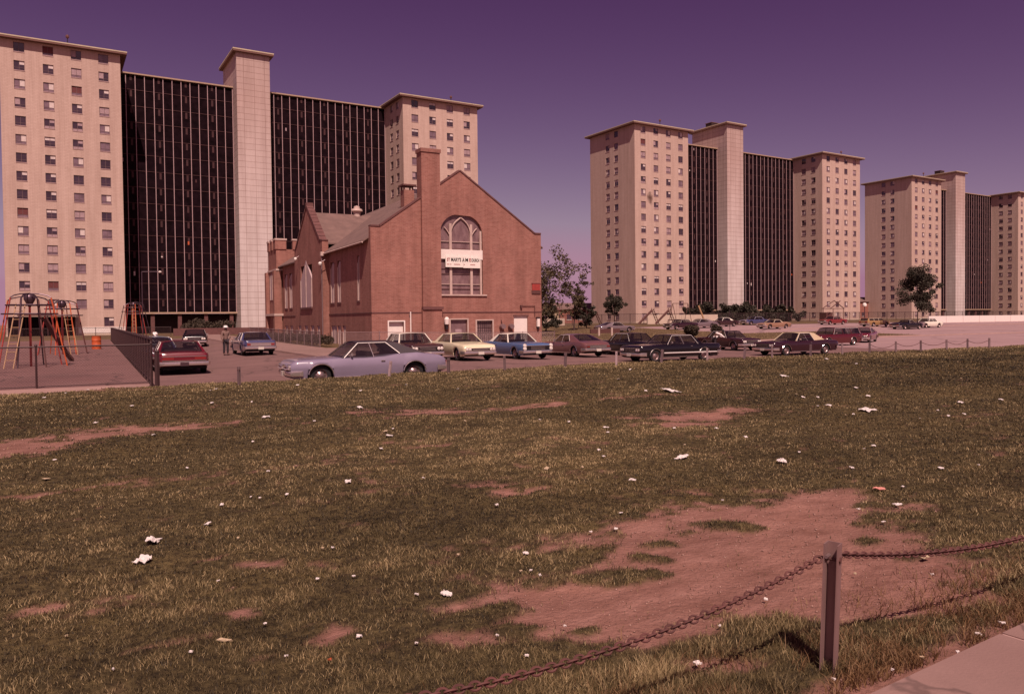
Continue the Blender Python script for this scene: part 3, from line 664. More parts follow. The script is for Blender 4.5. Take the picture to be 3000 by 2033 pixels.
    mb=MB(); mb.bx(wx0-.02,wx1+.3,-.12,.2,sill-.12,sill-.002,S); mb.build('sill',parent=wi)
    mb=MB(); mb.bx(wx0+.0,wx1,.02,.055,6.78,7.54,M['white']); mb.build('white_panel',parent=wi)
    # low openings ----------------------------------------------
    for a,b,c,d,k in low:
        if k=='door':
            o=MB().bx(a,b,.24,.28,c-.4,d,M['white']); o=o.build('door',parent=root)
            f=MB(); f.bx(a-.1,a,-.02,.02,c-.4,d+.1,M['white']); f.bx(b,b+.1,-.02,.02,c-.4,d+.1,M['white']); f.bx(a,b,-.02,.02,d,d+.1,M['white']); f.build('frame',parent=o)
        elif k=='white':
            o=MB().bx(a,b,.1,.14,c-.4,d-.12,M['white']).build('door',parent=root)
            f=MB(); f.bx(a-.08,b+.08,-.03,.1,d-.12,d,M['coping']); f.build('lintel',parent=o)
        else:
            o=MB().bx(a,b,.2,.24,c,d,M['leaded']).build('basement_window',parent=root)
            f=MB(); f.bx(a-.12,a,-.03,.03,c-.1,d+.1,M['stone']); f.bx(b,b+.12,-.03,.03,c-.1,d+.1,M['stone']); f.bx(a,b,-.03,.03,d,d+.1,M['stone'])
            if k=='barred':
                for i in range(1,8): f.bx(a+(b-a)*i/8-.012,a+(b-a)*i/8+.012,.05,.075,c,d,M['black_metal'])
                for i in range(1,5): f.bx(a,b,.078,.1,c+(d-c)*i/5-.012,c+(d-c)*i/5+.012,M['black_metal'])
            else: f.bx(a+.45,a+1.0,.12,.19,c+.2,c+.8,M['curtain2'])
            f.build('frame',parent=o)
    # chimney
    ch=MB(); ch.bx(4.0,5.62,-.32,-.003,g0-.5,2.75,B); ch.bx(4.05,5.6,-.28,.75,2.76,15.0,B); ch=ch.build('chimney',parent=root)
    c2=MB(); c2.bx(3.98,5.67,-.35,.82,15.0,15.28,M['brick']); c2.build('chimney_cap',parent=ch)
    c3=MB(); c3.bx(4.0,5.7,-.42,-.05,2.76,2.98,M['coping']); c3.build('ledge',parent=ch)
    # nave: side wall, roof
    LY=33.0; EV=8.2
    mb=MB()
    # side openings (u along +y): lancets; boarded basement windows
    def yof(px,X=18.3):
        a=math.atan((px-CXP)/F_)+YAW; return X/math.tan(a)-Y0
    lanc=[(yof(1056),yof(1049)),(yof(1001),yof(991)),(yof(982),yof(971))]
    lz=(3.55,7.1)
    base=[(yof(1013),yof(1004)),(yof(999),yof(989)),(yof(987),yof(971))]
    ops=[]
    for a,b in lanc: ops.append((a,b,lz[0],lz[1]))
    for a,b in base: ops.append((a,b,g0+.1,1.55))
    far=[(yof(866),yof(858)),(yof(847),yof(835)),(yof(826),yof(815))]
    Lr=[(27.2,28.6),(29.6,31.0)]
    for a,b in Lr: ops.append((a,b,3.4,7.1)); ops.append((a,b,g0+.3,1.5))
    P2=lambda u,d,z:(d,u,z)
    wall_open(mb,LY,zbm,EV,sorted(ops),B,depth=.2,P=P2)
    mb.add([(W,.45,zbm),(W,LY,zbm),(W,LY,EV),(W,.45,EV)],[(0,1,2,3)],B); mb.add([(0,LY,zbm),(W,LY,zbm),(W,LY,EV),(xc,LY,13.2),(0,LY,EV)],[(0,1,2,3,4)],B)
    mb.build('side_wall',parent=root,fix=False)
    def lancet(par,a,b,z0_,z1_,x=0.0,pointed=True,name='lancet_window'):
        o=MB(); y=(a+b)/2
        o.prism_x([(a,z0_),(b,z0_),(b,z1_-.5),(y,z1_),(a,z1_-.5)] if pointed else [(a,z0_),(b,z0_),(b,z1_),(a,z1_)],x+.08,x+.12,M['board'])
        o=o.build(name,parent=par)
        f=MB(); w_=(b-a)
        f.bx(x-.05,x+.05,a-.08,b+.08,z0_-.14,z0_-.005,M['coping']); f.bx(x+.05,x+.079,y-.04,y+.04,z0_,z1_-.3,M['stone']); f.bx(x+.0,x+.06,a+.01,a+.16,z0_,z1_-.55,M['stone']); f.bx(x+.0,x+.06,b-.16,b-.01,z0_,z1_-.55,M['stone'])
        f.build('frame',parent=o)
    for a,b in lanc: lancet(root,a,b,*lz)
    for a,b in Lr: lancet(root,a,b,3.4,7.1)
    for a,b in base: lancet(root,a,b,g0+.1,1.55,pointed=False,name='boarded_window')
    for a,b in Lr: lancet(root,a,b,g0+.3,1.5,pointed=False,name='boarded_window')
    # roof of the nave
    mb=MB(); RZ=13.25; ov=.45; rz_=lambda x: EV+(RZ-EV)*x/xc
    def slab(p,t=.12,m=M['roof']):
        n=len(p); q=[(x,y,z-t) for x,y,z in p]; mb.add(p+q,[tuple(range(n)),tuple(range(n,2*n))[::-1]]+[(i,(i+1)%n,n+(i+1)%n,n+i) for i in range(n)],m)
    slab([(-ov,.46,rz_(-ov)+.15),(xc,.46,RZ+.15),(xc,LY+.3,RZ+.15),(-ov,LY+.3,rz_(-ov)+.15)])
    slab([(W+ov,.46,rz_(-ov)+.15),(xc+.001,.46,RZ+.15),(xc+.001,LY+.3,RZ+.15),(W+ov,LY+.3,rz_(-ov)+.15)])
    rf=mb.build('roof',parent=root)
    mb=MB(); mb.tube([(-ov-.03,.5,rz_(-ov)+.02),(-ov-.03,12.2,rz_(-ov)+.02)],.07,M['stone']); mb.build('gutter',parent=rf)
    mb=MB(); mb.lathe([(.34,11.6),(.34,12.5),(.45,12.6),(.56,12.65),(.50,12.85),(.3,12.9),(.28,13.1),(0,13.2)],M['stone'],14,c=(4.3,17.85,0)); mb.build('ventilator',parent=rf)
    mb=MB(); mb.bx(4.6,5.5,5.2,6.1,11,12.9,M['brick']); mb.bx(4.45,5.65,5.05,6.25,13.25,13.37,M['coping']); 
    for a in (4.65,5.4):
        for b in (5.3,5.95): mb.bx(a-.05,a+.05,b-.05,b+.05,12.9,13.25,M['coping'])
    mb.build('small_chimney',parent=rf)
    # transept
    tr=empty('transept'); tr.parent=root; xt=-.55; ya,yb=12.3,23.4; yc=(ya+yb)/2; TE,TP=9.1,12.35
    mb=MB(); w1,w2=yof(917,17.75),yof(884,17.75)
    bo=[(ya+1.2,ya+2.3),(ya+3.3,ya+4.7),(ya+5.8,ya+7.2),(ya+8.6,ya+9.8)]
    P3=lambda u,d,z:(xt+d,ya+u,z)
    ops=[(w1-ya,w2-ya,3.3,7.3)]+[(a-ya,b-ya,g0+.1,1.55) for a,b in bo]
    wall_open(mb,yb-ya,zbm,TE-.4,ops,B,depth=.2,P=P3)
    ring2=[(ya,TE-.4),(ya,TE),(ya+.6,TE),(yc,TP+.5),(yb-.6,TE),(yb,TE),(yb,TE-.4)]
    mb.ngon([(xt,y,z) for y,z in ring2],B)
    mb.add([(xt,ya,zbm),(0.0,ya,zbm),(0.0,ya,TE),(xt,ya,TE)],[(0,1,2,3)],B); mb.add([(xt,yb,zbm),(0,yb,zbm),(0,yb,TE),(xt,yb,TE)],[(0,1,2,3)],B)
    # parapet thickness behind
    for (a,za),(b,zb_) in zip(ring2[1:],ring2[2:]): mb.add([(xt,a,za),(xt,b,zb_),(xt+.5,b,zb_),(xt+.5,a,za)],[(0,1,2,3)],B)
    mb.ngon([(xt+.5,y,z) for y,z in ring2[1:-1]],B)
    mb.build('transept_wall',parent=tr,fix=False)
    mb=MB()
    for k in range(10):      # stepped coping stones along the gable
        for s_ in (0,1):
            t=(k+.5)/10; y=(ya+.6)+(yc-ya-.6)*t; z=TE+(TP+.5-TE)*t
            if s_: y=ya+yb-y
            mb.box((xt+.25,y,z+.06),(.64,.56,.22),M['coping'],T=Matrix.Rotation((1 if not s_ else -1)*math.atan2(TP+.5-TE,yc-ya-.6),4,'X'))
    mb.box((xt+.25,yc,TP+.62),(.66,.5,.4),M['coping']); mb.bx(xt-.03,xt+.55,ya-.06,ya+.7,TE,TE+.12,M['coping']); mb.bx(xt-.03,xt+.55,yb-.7,yb+.06,TE,TE+.12,M['coping'])
    mb.build('gable_coping',parent=tr)
    mb=MB(); ex=xc; tz=12.2
    slab([(xt+.5,ya+.3,TE-.15),(xt+.5,yc,tz+.1),(xc-.8,yc,tz+.1),(xc-3.5,ya+.3,TE-.15)]); slab([(xt+.5,yb-.3,TE-.15),(xt+.5,yc+.001,tz+.1),(xc-.8,yc+.001,tz+.1),(xc-3.5,yb-.3,TE-.15)])
    mb.build('transept_roof',parent=tr)
    a,b=w1,w2
    o=MB(); y=(a+b)/2; o.prism_x([(a,3.3),(b,3.3),(b,5.9),(y,7.75),(a,5.9)],xt-.02,xt+.12,M['board']); o=o.build('pointed_window',parent=tr)
    f=MB(); f.bx(xt-.12,xt-.021,a-.1,b+.1,3.12,3.29,M['coping']); f.bx(xt-.07,xt-.021,y-.07,y+.07,3.3,7.3,M['stone']); f.bx(xt-.07,xt-.021,a,a+.25,3.3,5.9,M['stone']); f.bx(xt-.07,xt-.021,b-.25,b,3.3,5.9,M['stone']); f.build('frame',parent=o)
    for a,b in bo: lancet(tr,a,b,g0+.1,1.55,xt,False,'boarded_window')
    mb=MB(); mb.tube([(xt-.08,ya-.1,TE-1.0),(xt-.08,ya-.1,g0)],.05,M['galv']); mb.box((xt-.05,ya-.15,TE-1.2),(.3,.3,.35),M['stone']); mb.build('downpipe',parent=tr)
    for yy,zz in ((w2+.6,8.1),(ya-.6,7.0)):
        mb=MB(); mb.lathe([(0,-.15),(.12,-.12),(.17,.02),(.08,.15),(0,.17)],M['white'],10,c=(xt-.35,yy,zz)); mb.tube([(xt-.35,yy,zz+.1),(xt+.1,yy,zz+.35)],.03,M['galv']); mb.build('wall_lamp',parent=tr)
    # corner tower with battlements
    tw=empty('tower'); tw.parent=root; tx0,tx1,ty0,ty1=-.6,3.4,32.3,36.9; TZ=10.0
    mb=MB(); mb.bx(tx0,tx1,ty0,ty1,zbm,TZ,B)
    for x,y in ((tx0,ty0),(tx0,ty1),(tx1,ty0)): mb.bx(x-.35,x+.45,y-.35,y+.45,zbm,TZ-2.4,B)
    mb.build('tower_wall',parent=tw)
    mb=MB()
    for i,(x0,x1) in enumerate(((tx0-.1,tx0+1.1),(tx0+1.8,tx0+2.6),(tx0+3.2,tx1+.1))):
        mb.bx(x0,x1,ty0-.1,ty0+.35,TZ+.0,TZ+1.0,B); mb.bx(x0-.06,x1+.06,ty0-.16,ty0+.41,TZ+1.0,TZ+1.18,M['stone'])
    for y0,y1 in ((ty0+.36,ty0+1.1),(ty0+1.8,ty0+2.8),(ty0+3.5,ty1)):
        mb.bx(tx0-.1,tx0+.35,y0,y1,TZ+.0,TZ+1.0,B); mb.bx(tx0-.16,tx0+.41,y0+.07,y1+.06,TZ+1.0,TZ+1.18,M['stone'])
    mb.bx(tx0-.12,tx1+.1,ty0-.42,ty1,TZ-2.4,TZ-2.2,M['stone']); mb.bx(tx0-.4,tx1+.3,ty0-.4,ty1+.3,2.6,2.85,M['stone']); mb.build('battlement',parent=tw)
    o=MB(); o.prism_x([(34.6,4.4),(35.6,4.4),(35.6,6.8),(35.1,7.6),(34.6,6.8)],tx0-.04,tx0+.05,M['board']); o.bx(tx0-.08,tx0-.041,34.35,34.6,4.4,7.2,M['stone']); o.bx(tx0-.08,tx0-.041,35.6,35.85,4.4,7.2,M['stone']); o.build('lancet_window',parent=tw)
    # meters, pipes, lamps on the gable wall
    def onwall(name,lab,cat,fn):
        m_=MB(); fn(m_); 
        for k in range(len(m_.v)): x,y,z=m_.v[k]; m_.v[k]=(x+X0,y+Y0,z)
        return tag(m_.build(name),lab,cat)
    def signf(m_):
        m_.bx(6.05,7.55,-.10,-.03,6.12,7.0,M['sign_white']); m_.bx(7.57,9.08,-.10,-.03,6.08,6.98,M['sign_white'])
    sg=empty('church_sign',(X0+7.56,Y0-.11,6.55),0,'white two-part board lettered with the church name across the pointed window','sign')
    m_=MB(); m_.bx(-1.51,-.01,-.0,.07,-.43,.45,M['sign_white']); m_.bx(.01,1.52,0,.07,-.47,.43,M['sign_white']); m_.build('board',parent=sg)
    def text(s,x,z,size,mt,w=None):
        cu=bpy.data.curves.new('t','FONT'); cu.body=s; cu.size=size; cu.extrude=.008; cu.align_x='CENTER'; cu.align_y='CENTER'; cu.resolution_u=2; cu.offset=.006
        ob=bpy.data.objects.new('lettering',cu); C.objects.link(ob); dg=bpy.context.evaluated_depsgraph_get(); me_=bpy.data.meshes.new_from_object(ob.evaluated_get(dg)); bpy.data.objects.remove(ob)
        xs_=[v.co.x for v in me_.vertices]; ww=max(xs_)-min(xs_); k=(w/ww) if w else 1
        me_.materials.clear(); me_.materials.append(mt)
        for v in me_.vertices: v.co=Vector((v.co.x*k+x,-v.co.z-.012,v.co.y+z))
        o_=bpy.data.objects.new('lettering',me_); C.objects.link(o_); o_.parent=sg; return o_
    text('ST',-1.27,.16,.34,M['ink_red'],.26); text("MARY'S",-.62,.16,.40,M['ink'],.86); text('A',.02,.16,.40,M['ink'],.2); text('M',.31,.16,.40,M['ink'],.24); text('E',.60,.16,.36,M['ink_red'],.15); text('CHURCH',1.07,.15,.36,M['ink'],.70)
    m_=MB()
    for a,b in ((-1.4,-1.2),(-1.12,-1.0),(-.8,-.25),(.05,.15),(.62,1.05)):
        x=a
        while x<b-.02: m_.bx(x,x+.035,-.012,-.001,-.235,-.165,M['ink_red']); x+=.055
    m_.build('small_lettering',parent=sg)
    onwall('rusty_plaque','rust red panel fixed near the right corner of the church gable','panel',lambda m_:(m_.bx(13.9,14.65,-.06,-.003,4.35,4.9,M['red_paint']),m_.bx(13.85,14.7,-.07,-.003,4.06,4.345,M['rust']),m_.bx(13.85,14.7,-.08,-.003,4.905,4.95,M['coping'])))
    onwall('wall_lantern','white glass lantern on the church wall beside the chimney','lamp',lambda m_:(m_.lathe([(0,1.55),(.17,1.6),(.2,2.0),(.12,2.15),(0,2.18)],M['white'],10,c=(6.0,-.3,0)),m_.bx(5.92,6.08,-.36,-.003,1.2,1.52,M['black_metal'])))
    onwall('door_lantern','white box lantern on the church wall right of the white door','lamp',lambda m_:(m_.bx(14.25,14.5,-.25,-.06,1.3,2.0,M['white']),m_.bx(14.22,14.53,-.28,-.003,2.0,2.1,M['black_metal']),m_.bx(14.3,14.45,-.2,-.003,1.1,1.3,M['black_metal'])))
    onwall('gas_meter','pair of pale gas meters joined by pipes on the church wall','meter',lambda m_:(m_.lathe([(0,-.2),(.2,-.2),(.22,.0),(.2,.2),(0,.2)],M['galv'],10,'Y',c=(10.95,-.28,1.35)),m_.lathe([(0,-.2),(.2,-.2),(.22,.0),(.2,.2),(0,.2)],M['galv'],10,'Y',c=(11.75,-.28,1.35)),m_.tube([(10.95,-.25,1.0),(10.95,-.25,.8),(11.75,-.25,.8),(11.75,-.25,1.0)],.05,M['rust']),m_.tube([(10.95,-.25,1.5),(10.95,-.05,1.9)],.04,M['rust'])))
    onwall('white_pipe','tall white vent pipe standing against the church wall right of the low doorway','pipe',lambda m_:(m_.tube([(3.05,-.15,g0-.1),(3.05,-.15,2.6)],.05,M['white']),m_.bx(2.98,3.12,-.12,-.003,2.3,2.38,M['galv'])))
    onwall('conduit','thin dark conduit bracket on the church wall above the white door','conduit',lambda m_:(m_.tube([(12.8,-.08,3.05),(14.1,-.08,3.05),(14.1,-.08,2.2)],.03,M['rust']),m_.box((12.8,-.1,3.0),(.15,.18,.2),M['rust'])))
church()
# ------------------------------------------------------------------ cars
def interp(pts,x): return float(np.interp(x,[p[0] for p in pts],[p[1] for p in pts]))
WHEEL={}
def wheel_meshes(r,white=False):
    k=(r,white)
    if k in WHEEL: return WHEEL[k]
    w=.2; a=MB(); a.lathe([(r*.60,-w/2),(r*.93,-w/2),(r,-w/2+.04),(r,w/2-.04),(r*.93,w/2),(r*.60,w/2)],M['tyre'],26,'Y')
    if white: a.lathe([(r*.68,-w/2-.004),(r*.80,-w/2-.004)],M['white'],26,'Y'); a.lathe([(r*.68,w/2+.004),(r*.80,w/2+.004)],M['white'],26,'Y')
    b=MB()
    for s in (-1,1):
        b.lathe([(r*.62,s*.085),(r*.56,s*.06),(r*.50,s*.035),(r*.34,s*.06),(r*.24,s*.085),(r*.12,s*.10),(0,s*.102)],M['rim'],26,'Y')
        for q in range(10):
            t=q*math.pi/5; b.box((r*.42*math.cos(t),s*.052,r*.42*math.sin(t)),(.03,.012,.03),M['tyre'],T=Matrix.Rotation(-t,4,'Y'))
    WHEEL[k]=(a.data('tyre',40),b.data('rim',40)); return WHEEL[k]
DEF=dict(L=5.3,W=1.96,sill=.22,r=.335,wf=.175,wr=.775,        # fractions of length from the nose
    belt=[(0,.70),(.03,.78),(.30,.86),(.42,.87),(.62,.88),(.75,.92),(.97,.84),(1,.76)],
    plan=[(0,.86),(.02,.93),(.10,.98),(.3,1),(.8,1),(.95,.95),(.99,.88),(1,.84)],
    crown=.05, ws0=.32,ws1=.43,rg1=.68,rg0=.79,zr=1.37,cb=.70,ct=.63,roofw=.66,post=None,roof=None,
    nose='four',tail='bar',chrome_side=True,flare=False,stripe=None,whitewall=False,hang=.50)
def car(label,loc,head,paint_,group=None,cat='car',name='parked_car',detail=2,**kw):
    """local x runs from nose (+L/2) to tail (-L/2); head = world angle the nose points to"""
    D=dict(DEF); D.update(kw); L,W=D['L'],D['W']; hw=W/2; PM=M[paint_] if isinstance(paint_,str) else paint_
    RM=D['roof'] or PM
    root=empty(name,(loc[0],loc[1],loc[2] if len(loc)>2 else gz(*loc[:2])+.008),head,label,cat,group)
    X=lambda f: L/2-f*L
    zb_=lambda f: interp(D['belt'],f); pl=lambda f: interp(D['plan'],f)*hw
    r=D['r']; ra=r*1.17
    xf,xr=D['wf'],D['wr']
    fs=set(np.linspace(0,1,25 if detail>1 else 13).tolist()+[.01,.03,.985])
    for c in (xf,xr):
        n=9 if detail>1 else 5
        for i in range(-n,n+1): fs.add(c+math.sin(i/n*math.pi/2)*ra/L)
        fs.add(c-ra/L-.004); fs.add(c+ra/L+.004)
    fs=sorted(f for f in fs if 0<=f<=1)
    def bot(f):
        z=D['sill']+ (.10*max(0,(.05-f)/.05)) + .14*max(0,(f-.88)/.12)
        for c in (xf,xr):
            d=abs(f-c)*L
            if d<ra: z=max(z,r+math.sqrt(max(0,ra*ra-d*d))*(.94 if c==xf else .90))
        return z
    mb=MB(); secs=[]
    for f in fs:
        z0,z1=bot(f),zb_(f); w=pl(f); h=z1-z0; cr=D['crown']*min(1,min(f,1-f)*14+.2)
        fl=.0
        if D['flare']:
            for c in (xf,xr):
                d=abs(f-c)*L; fl=max(fl,.045*math.exp(-(d/.55)**2))
        def zz(t): return z0+h*t
        zc=max(z0,D['hang'])
        s=[(w*.93,z0),(w*.965,z0+(zc-z0)*.5),(w+fl,zc+(z1-zc)*.12),(w*1.0+fl,zc+(z1-zc)*.45),(w*.985,zc+(z1-zc)*.78),(w*.955,z1-.012),(w*.91,z1+.008),(w*.72,z1+cr*.55),(w*.38,z1+cr*.93),(0,z1+cr)]
        secs.append([(X(f),y,z) for y,z in s]+[(X(f),-y,z) for y,z in s[:-1]][::-1])
    m=len(secs[0]); vs=[p for s in secs for p in s]; F=[]
    for i in range(len(secs)-1):
        for j in range(m-1): F.append((i*m+j,(i+1)*m+j,(i+1)*m+j+1,i*m+j+1))
    F.append(tuple(range(m))); F.append(tuple((len(secs)-1)*m+k for k in range(m))[::-1])
    mb.add(vs,F,PM); mb.build('body',parent=root,smooth=38)
    u=MB(); u.bx(X(.03),X(.97),-hw*.80,hw*.80,.24,.62,M['car_under'])
    u.bx(X(xf)-.62,X(xf)+.62,-hw*.97,-hw*.80,.45,.72,M['car_under'])if False else None
    u.build('underbody',parent=root)
    # greenhouse ---------------------------------------------------
    ws0,ws1,rg1,rg0,zr,cb,ct=(D[k] for k in('ws0','ws1','rg1','rg0','zr','cb','ct'))
    wb=lambda f: pl(f)*.90; wr_=hw*D['roofw']
    ZB=lambda f: zb_(f)+.012
    def side(s_):
        b=lambda f:(X(f),s_*wb(f),ZB(f)); t=lambda f:(X(f),s_*wr_,zr-.05-.012*abs(f-(ws1+rg1)/2)*8)
        return b,t
    g=MB()
    # windshield & rear window as slightly bowed grids
    def bow(f0,z0,w0,f1,z1,w1,out,mt,mbb,n=8):
        P_=[]
        for i in range(3):
            t=i/2; row=[]
            for j in range(n+1):
                q=-1+2*j/n; w=w0+(w1-w0)*t; f=f0+(f1-f0)*t
                row.append((X(f)+out*(1-q*q)*(1-.3*t),q*w,z0+(z1-z0)*t+D['crown']*.8*(1-q*q)*(1-t)+.035*(1-q*q)*t))
            P_+=row
        mbb.add(P_,[(i*(n+1)+j,i*(n+1)+j+1,(i+1)*(n+1)+j+1,(i+1)*(n+1)+j) for i in range(2) for j in range(n)],mt)
    gw=MB(); bow(ws0,ZB(ws0),wb(ws0)*.97,ws1,zr-.06,wr_*.98,.16,M['car_glass'],gw); gw.build('windscreen',parent=root,smooth=60,fix=False)
    gr=MB(); bow(rg0,ZB(rg0),wb(rg0)*.90,rg1,zr-.06,wr_*.93,-.10,M['car_glass'],gr); gr.build('rear_window',parent=root,smooth=60,fix=False)
    for s_ in (-1,1):
        b,t=side(s_)
        q=MB(); q.ngon([b(ws0+.015),t(ws1+.005),t(ct),b(cb)],M['car_glass']); q.build('side_window',parent=root,fix=False)
    # roof with pillars
    rf=MB(); n=8; fr=[ws1-.008,ws1+.01,(ws1+rg1)/2,rg1-.01,rg1+.008]
    rows=[]
    for k,f in enumerate(fr):
        row=[]; dz=-.035 if k in(0,4) else 0
        for j in range(n+1):
            q=-1+2*j/n; z=zr-.06+.06*(1-abs(q)**2.6)+ (0 if k in (0,4) else .0)+dz*.6
            row.append((X(f),q*(wr_+.015),z))
        rows.append(row)
    V=[p for r_ in rows for p in r_]; rf.add(V,[(i*(n+1)+j,i*(n+1)+j+1,(i+1)*(n+1)+j+1,(i+1)*(n+1)+j) for i in range(4) for j in range(n)],RM)
    for s_ in (-1,1):
        b,t=side(s_); o=lambda p,d:(p[0],p[1]+s_*d,p[2])
        # rear quarter pillar, a closed wedge
        A=[b(cb),t(ct),t(rg1),b(rg0)]; B_=[(p[0]-.0,p[1]*.86,p[2]) for p in A]
        A=[o(p,.012) for p in A]
        rf.add(A+B_,[(0,1,2,3),(7,6,5,4),(0,4,5,1),(1,5,6,2),(2,6,7,3),(3,7,4,0)],RM)
        rf.tube([o(b(ws0),0),o(t(ws1),.0)],.028,RM,5); rf.tube([o(t(ws1),.005),o(t(ct),.005)],.022,RM,5)
        if D['post']: 
            for pf in (D['post'] if isinstance(D['post'],(tuple,list)) else [D['post']]): rf.tube([b(pf),t(pf-.01)],.028,RM,5)
    rf.build('roof',parent=root,smooth=40)
    tr=MB()
    for s_ in (-1,1):
        b,t=side(s_); e=lambda p:(p[0],p[1]+s_*.022,p[2])
        tr.tube([e(b(ws0+.01)),e(t(ws1)),e(t(ct)),e(b(cb))],.013,M['chrome_highlight'],4)
        if detail>1: tr.tube([e(b(.5*ws1+.5*ct)),e(t(.5*ws1+.5*ct-.02))],.009,M['chrome'],4)
        if D['chrome_side']:
            z=D['chrome_side'] if not isinstance(D['chrome_side'],bool) else D['sill']+.03
            f0,f1=xf+ra/L+.008,xr-ra/L-.008
            if z>.45: f0,f1=.03,.97
            tr.tube([(X(f0+(f1-f0)*i/8),s_*(pl(f0+(f1-f0)*i/8)*(.99 if z>.3 else .945)+.008),z) for i in range(9)],.016 if z<.45 else .014,M['chrome'],4)
        if D['stripe']:
            z0_,th=D['stripe']; f0,f1=xf+ra/L+.02,.985
            tr.tube([(X(f0+(f1-f0)*i/10),s_*(pl(f0+(f1-f0)*i/10)+.006),z0_-.02*i/10) for i in range(11)],th,M['chrome_highlight'],5)
        for c in (xf,xr):
            if detail>1: tr.tube([(X(c)+math.cos(a_)*ra,s_*(pl(c)*.985+(.045 if D['flare'] else 0)+.004),r+math.sin(a_)*ra*.93) for a_ in np.linspace(.15,math.pi-.15,14)],.018 if D['flare'] else .012,M['chrome'],4)
    tr.build('chrome_trim',parent=root)
    st=MB(); zc=.55
    st.bx(X(ws1+.10),X(ws1+.06),-hw*.62,hw*.62,.5,1.02,M['seat']); st.bx(X(min(rg1,.70)+.02),X(min(rg1,.70)-.02),-hw*.6,hw*.6,.5,1.0,M['seat']); st.build('seat',parent=root)
    if detail>1:
        for s_ in (-1,1):
            hb=MB(); f=.5; hb.box((X(ct-.035),s_*(pl(f)+.012),zb_(f)-.10),(.13,.03,.025),M['chrome']); hb.build('door_handle',parent=root)
        mr=MB(); mr.box((X(ws0+.055),hw*.98,ZB(ws0)+.10),(.05,.14,.09),M['chrome']); mr.tube([(X(ws0+.05),hw*.9,ZB(ws0)),(X(ws0+.055),hw*.97,ZB(ws0)+.07)],.012,M['chrome'],4); mr.build('wing_mirror',parent=root)
    # bumpers
    def bumper(front,z,h,th):
        b_=MB(); s_=1 if front else -1
        n=10; path=[]
        for j in range(-n,n+1):
            q=j/n; y=q*hw*1.0; k=abs(q)
            x=.075-.05*k**2-.30*max(0,(k-.88)/.12)**1.5 if k<1 else -.28
            path.append((s_*(L/2+x),y))
        vs=[];fs_=[]
        prof=[(0,-h/2),(th*.8,-h/2+.02),(th,0),(th*.8,h/2-.02),(0,h/2)]
        for (x,y) in path:
            k=abs(y)/hw
            for (d,zz_) in prof: vs.append((x+s_*(d-.06),y*(1+.0*k),z+zz_))
        m_=len(prof)
        for i in range(len(path)-1):
            for j in range(m_): fs_.append((i*m_+j,(i+1)*m_+j,(i+1)*m_+(j+1)%m_,i*m_+(j+1)%m_))
        fs_.append(tuple(range(m_))); fs_.append(tuple(2*n*m_+k for k in range(m_)))
        b_.add(vs,fs_,M['chrome']); b_.build('front_bumper' if front else 'rear_bumper',parent=root,smooth=30)
    bumper(True,.42,.17,.07); bumper(False,.46,.17,.07)
    zn=zb_(0); zg_=(.52+zn)/2+.01; gh=max(.10,zn-.56)
    g1=MB(); g1.bx(L/2-.03,L/2+.025,-hw*.80,hw*.80,.53,zn-.02,M['grille']); g1=g1.build('grille',parent=root)
    q=MB()
    for i in range(3): z=.55+(zn-.08-.55)*i/2+.01; q.bx(L/2+.026,L/2+.04,-hw*.44,hw*.44,z-.008,z+.008,M['chrome'])
    q.bx(L/2-.02,L/2+.045,-hw*.82,hw*.82,zn-.025,zn,M['chrome'])
    if D['nose']=='loop': 
        for s_ in (-1,1): q.tube([(L/2+.05,s_*hw*.12,.56),(L/2+.06,s_*hw*.45,.54),(L/2+.04,s_*hw*.80,.57),(L/2+.04,s_*hw*.81,zn-.06),(L/2+.06,s_*hw*.45,zn-.03),(L/2+.05,s_*hw*.12,zn-.06)],.035,M['chrome'],6,close=True)
    q.build('grille_bar',parent=g1)
    ys=[hw*.60,hw*.76] if D['nose'] in('four','loop') else [hw*.70]
    if D['nose']=='stack':
        for s_ in (-1,1):
            for z in (.60,.76): 
                h_=MB(); h_.lathe([(0,L/2+.07),(.07,L/2+.06),(.085,L/2+.03),(.10,L/2+.045),(.105,L/2)],M['lamp'],12,'X',c=(0,s_*hw*.82,z)); h_.build('headlamp',parent=root,smooth=50)
    else:
        for s_ in (-1,1):
            for y in ys:
                h_=MB(); rr=.075 if len(ys)>1 else .09; h_.lathe([(0,L/2+.05),(rr*.8,L/2+.045),(rr,L/2+.03)],M['lamp'],12,'X',c=(0,s_*y,zg_)); h_.lathe([(rr,L/2+.03),(rr*1.18,L/2+.045),(rr*1.2,L/2)],M['chrome'],12,'X',c=(0,s_*y,zg_)); h_.build('headlamp',parent=root,smooth=50)
    zt=zb_(1)
    tp=MB(); tp.bx(-L/2-.025,-L/2+.03,-hw*.80,hw*.80,.58,zt-.03,PM if D['tail']!='chrome' else M['chrome']); tp.bx(-L/2-.035,-L/2,-hw*.82,hw*.82,zt-.04,zt-.015,M['chrome']); tp.bx(-L/2-.035,-L/2,-hw*.82,hw*.82,.565,.585,M['chrome']); tp.build('tail_panel',parent=root)
    for s_ in (-1,1):
        t_=MB(); t_.bx(-L/2-.05,-L/2-.02,s_*hw*.80,s_*hw*(.38 if D['tail']=='bar' else .6),.61,zt-.06,M['tail']); t_.build('tail_lamp',parent=root)
    pp=MB(); pp.box((L/2+.10,0,.40),(.012,.32,.15),M['plate']); pp.build('number_plate',parent=root)
    pp=MB(); pp.box((-L/2-.10,0,.44),(.012,.32,.15),M[D.get('rplate','plate')]); pp.build('number_plate',parent=root)
    ty,ri=wheel_meshes(r,D['whitewall'])
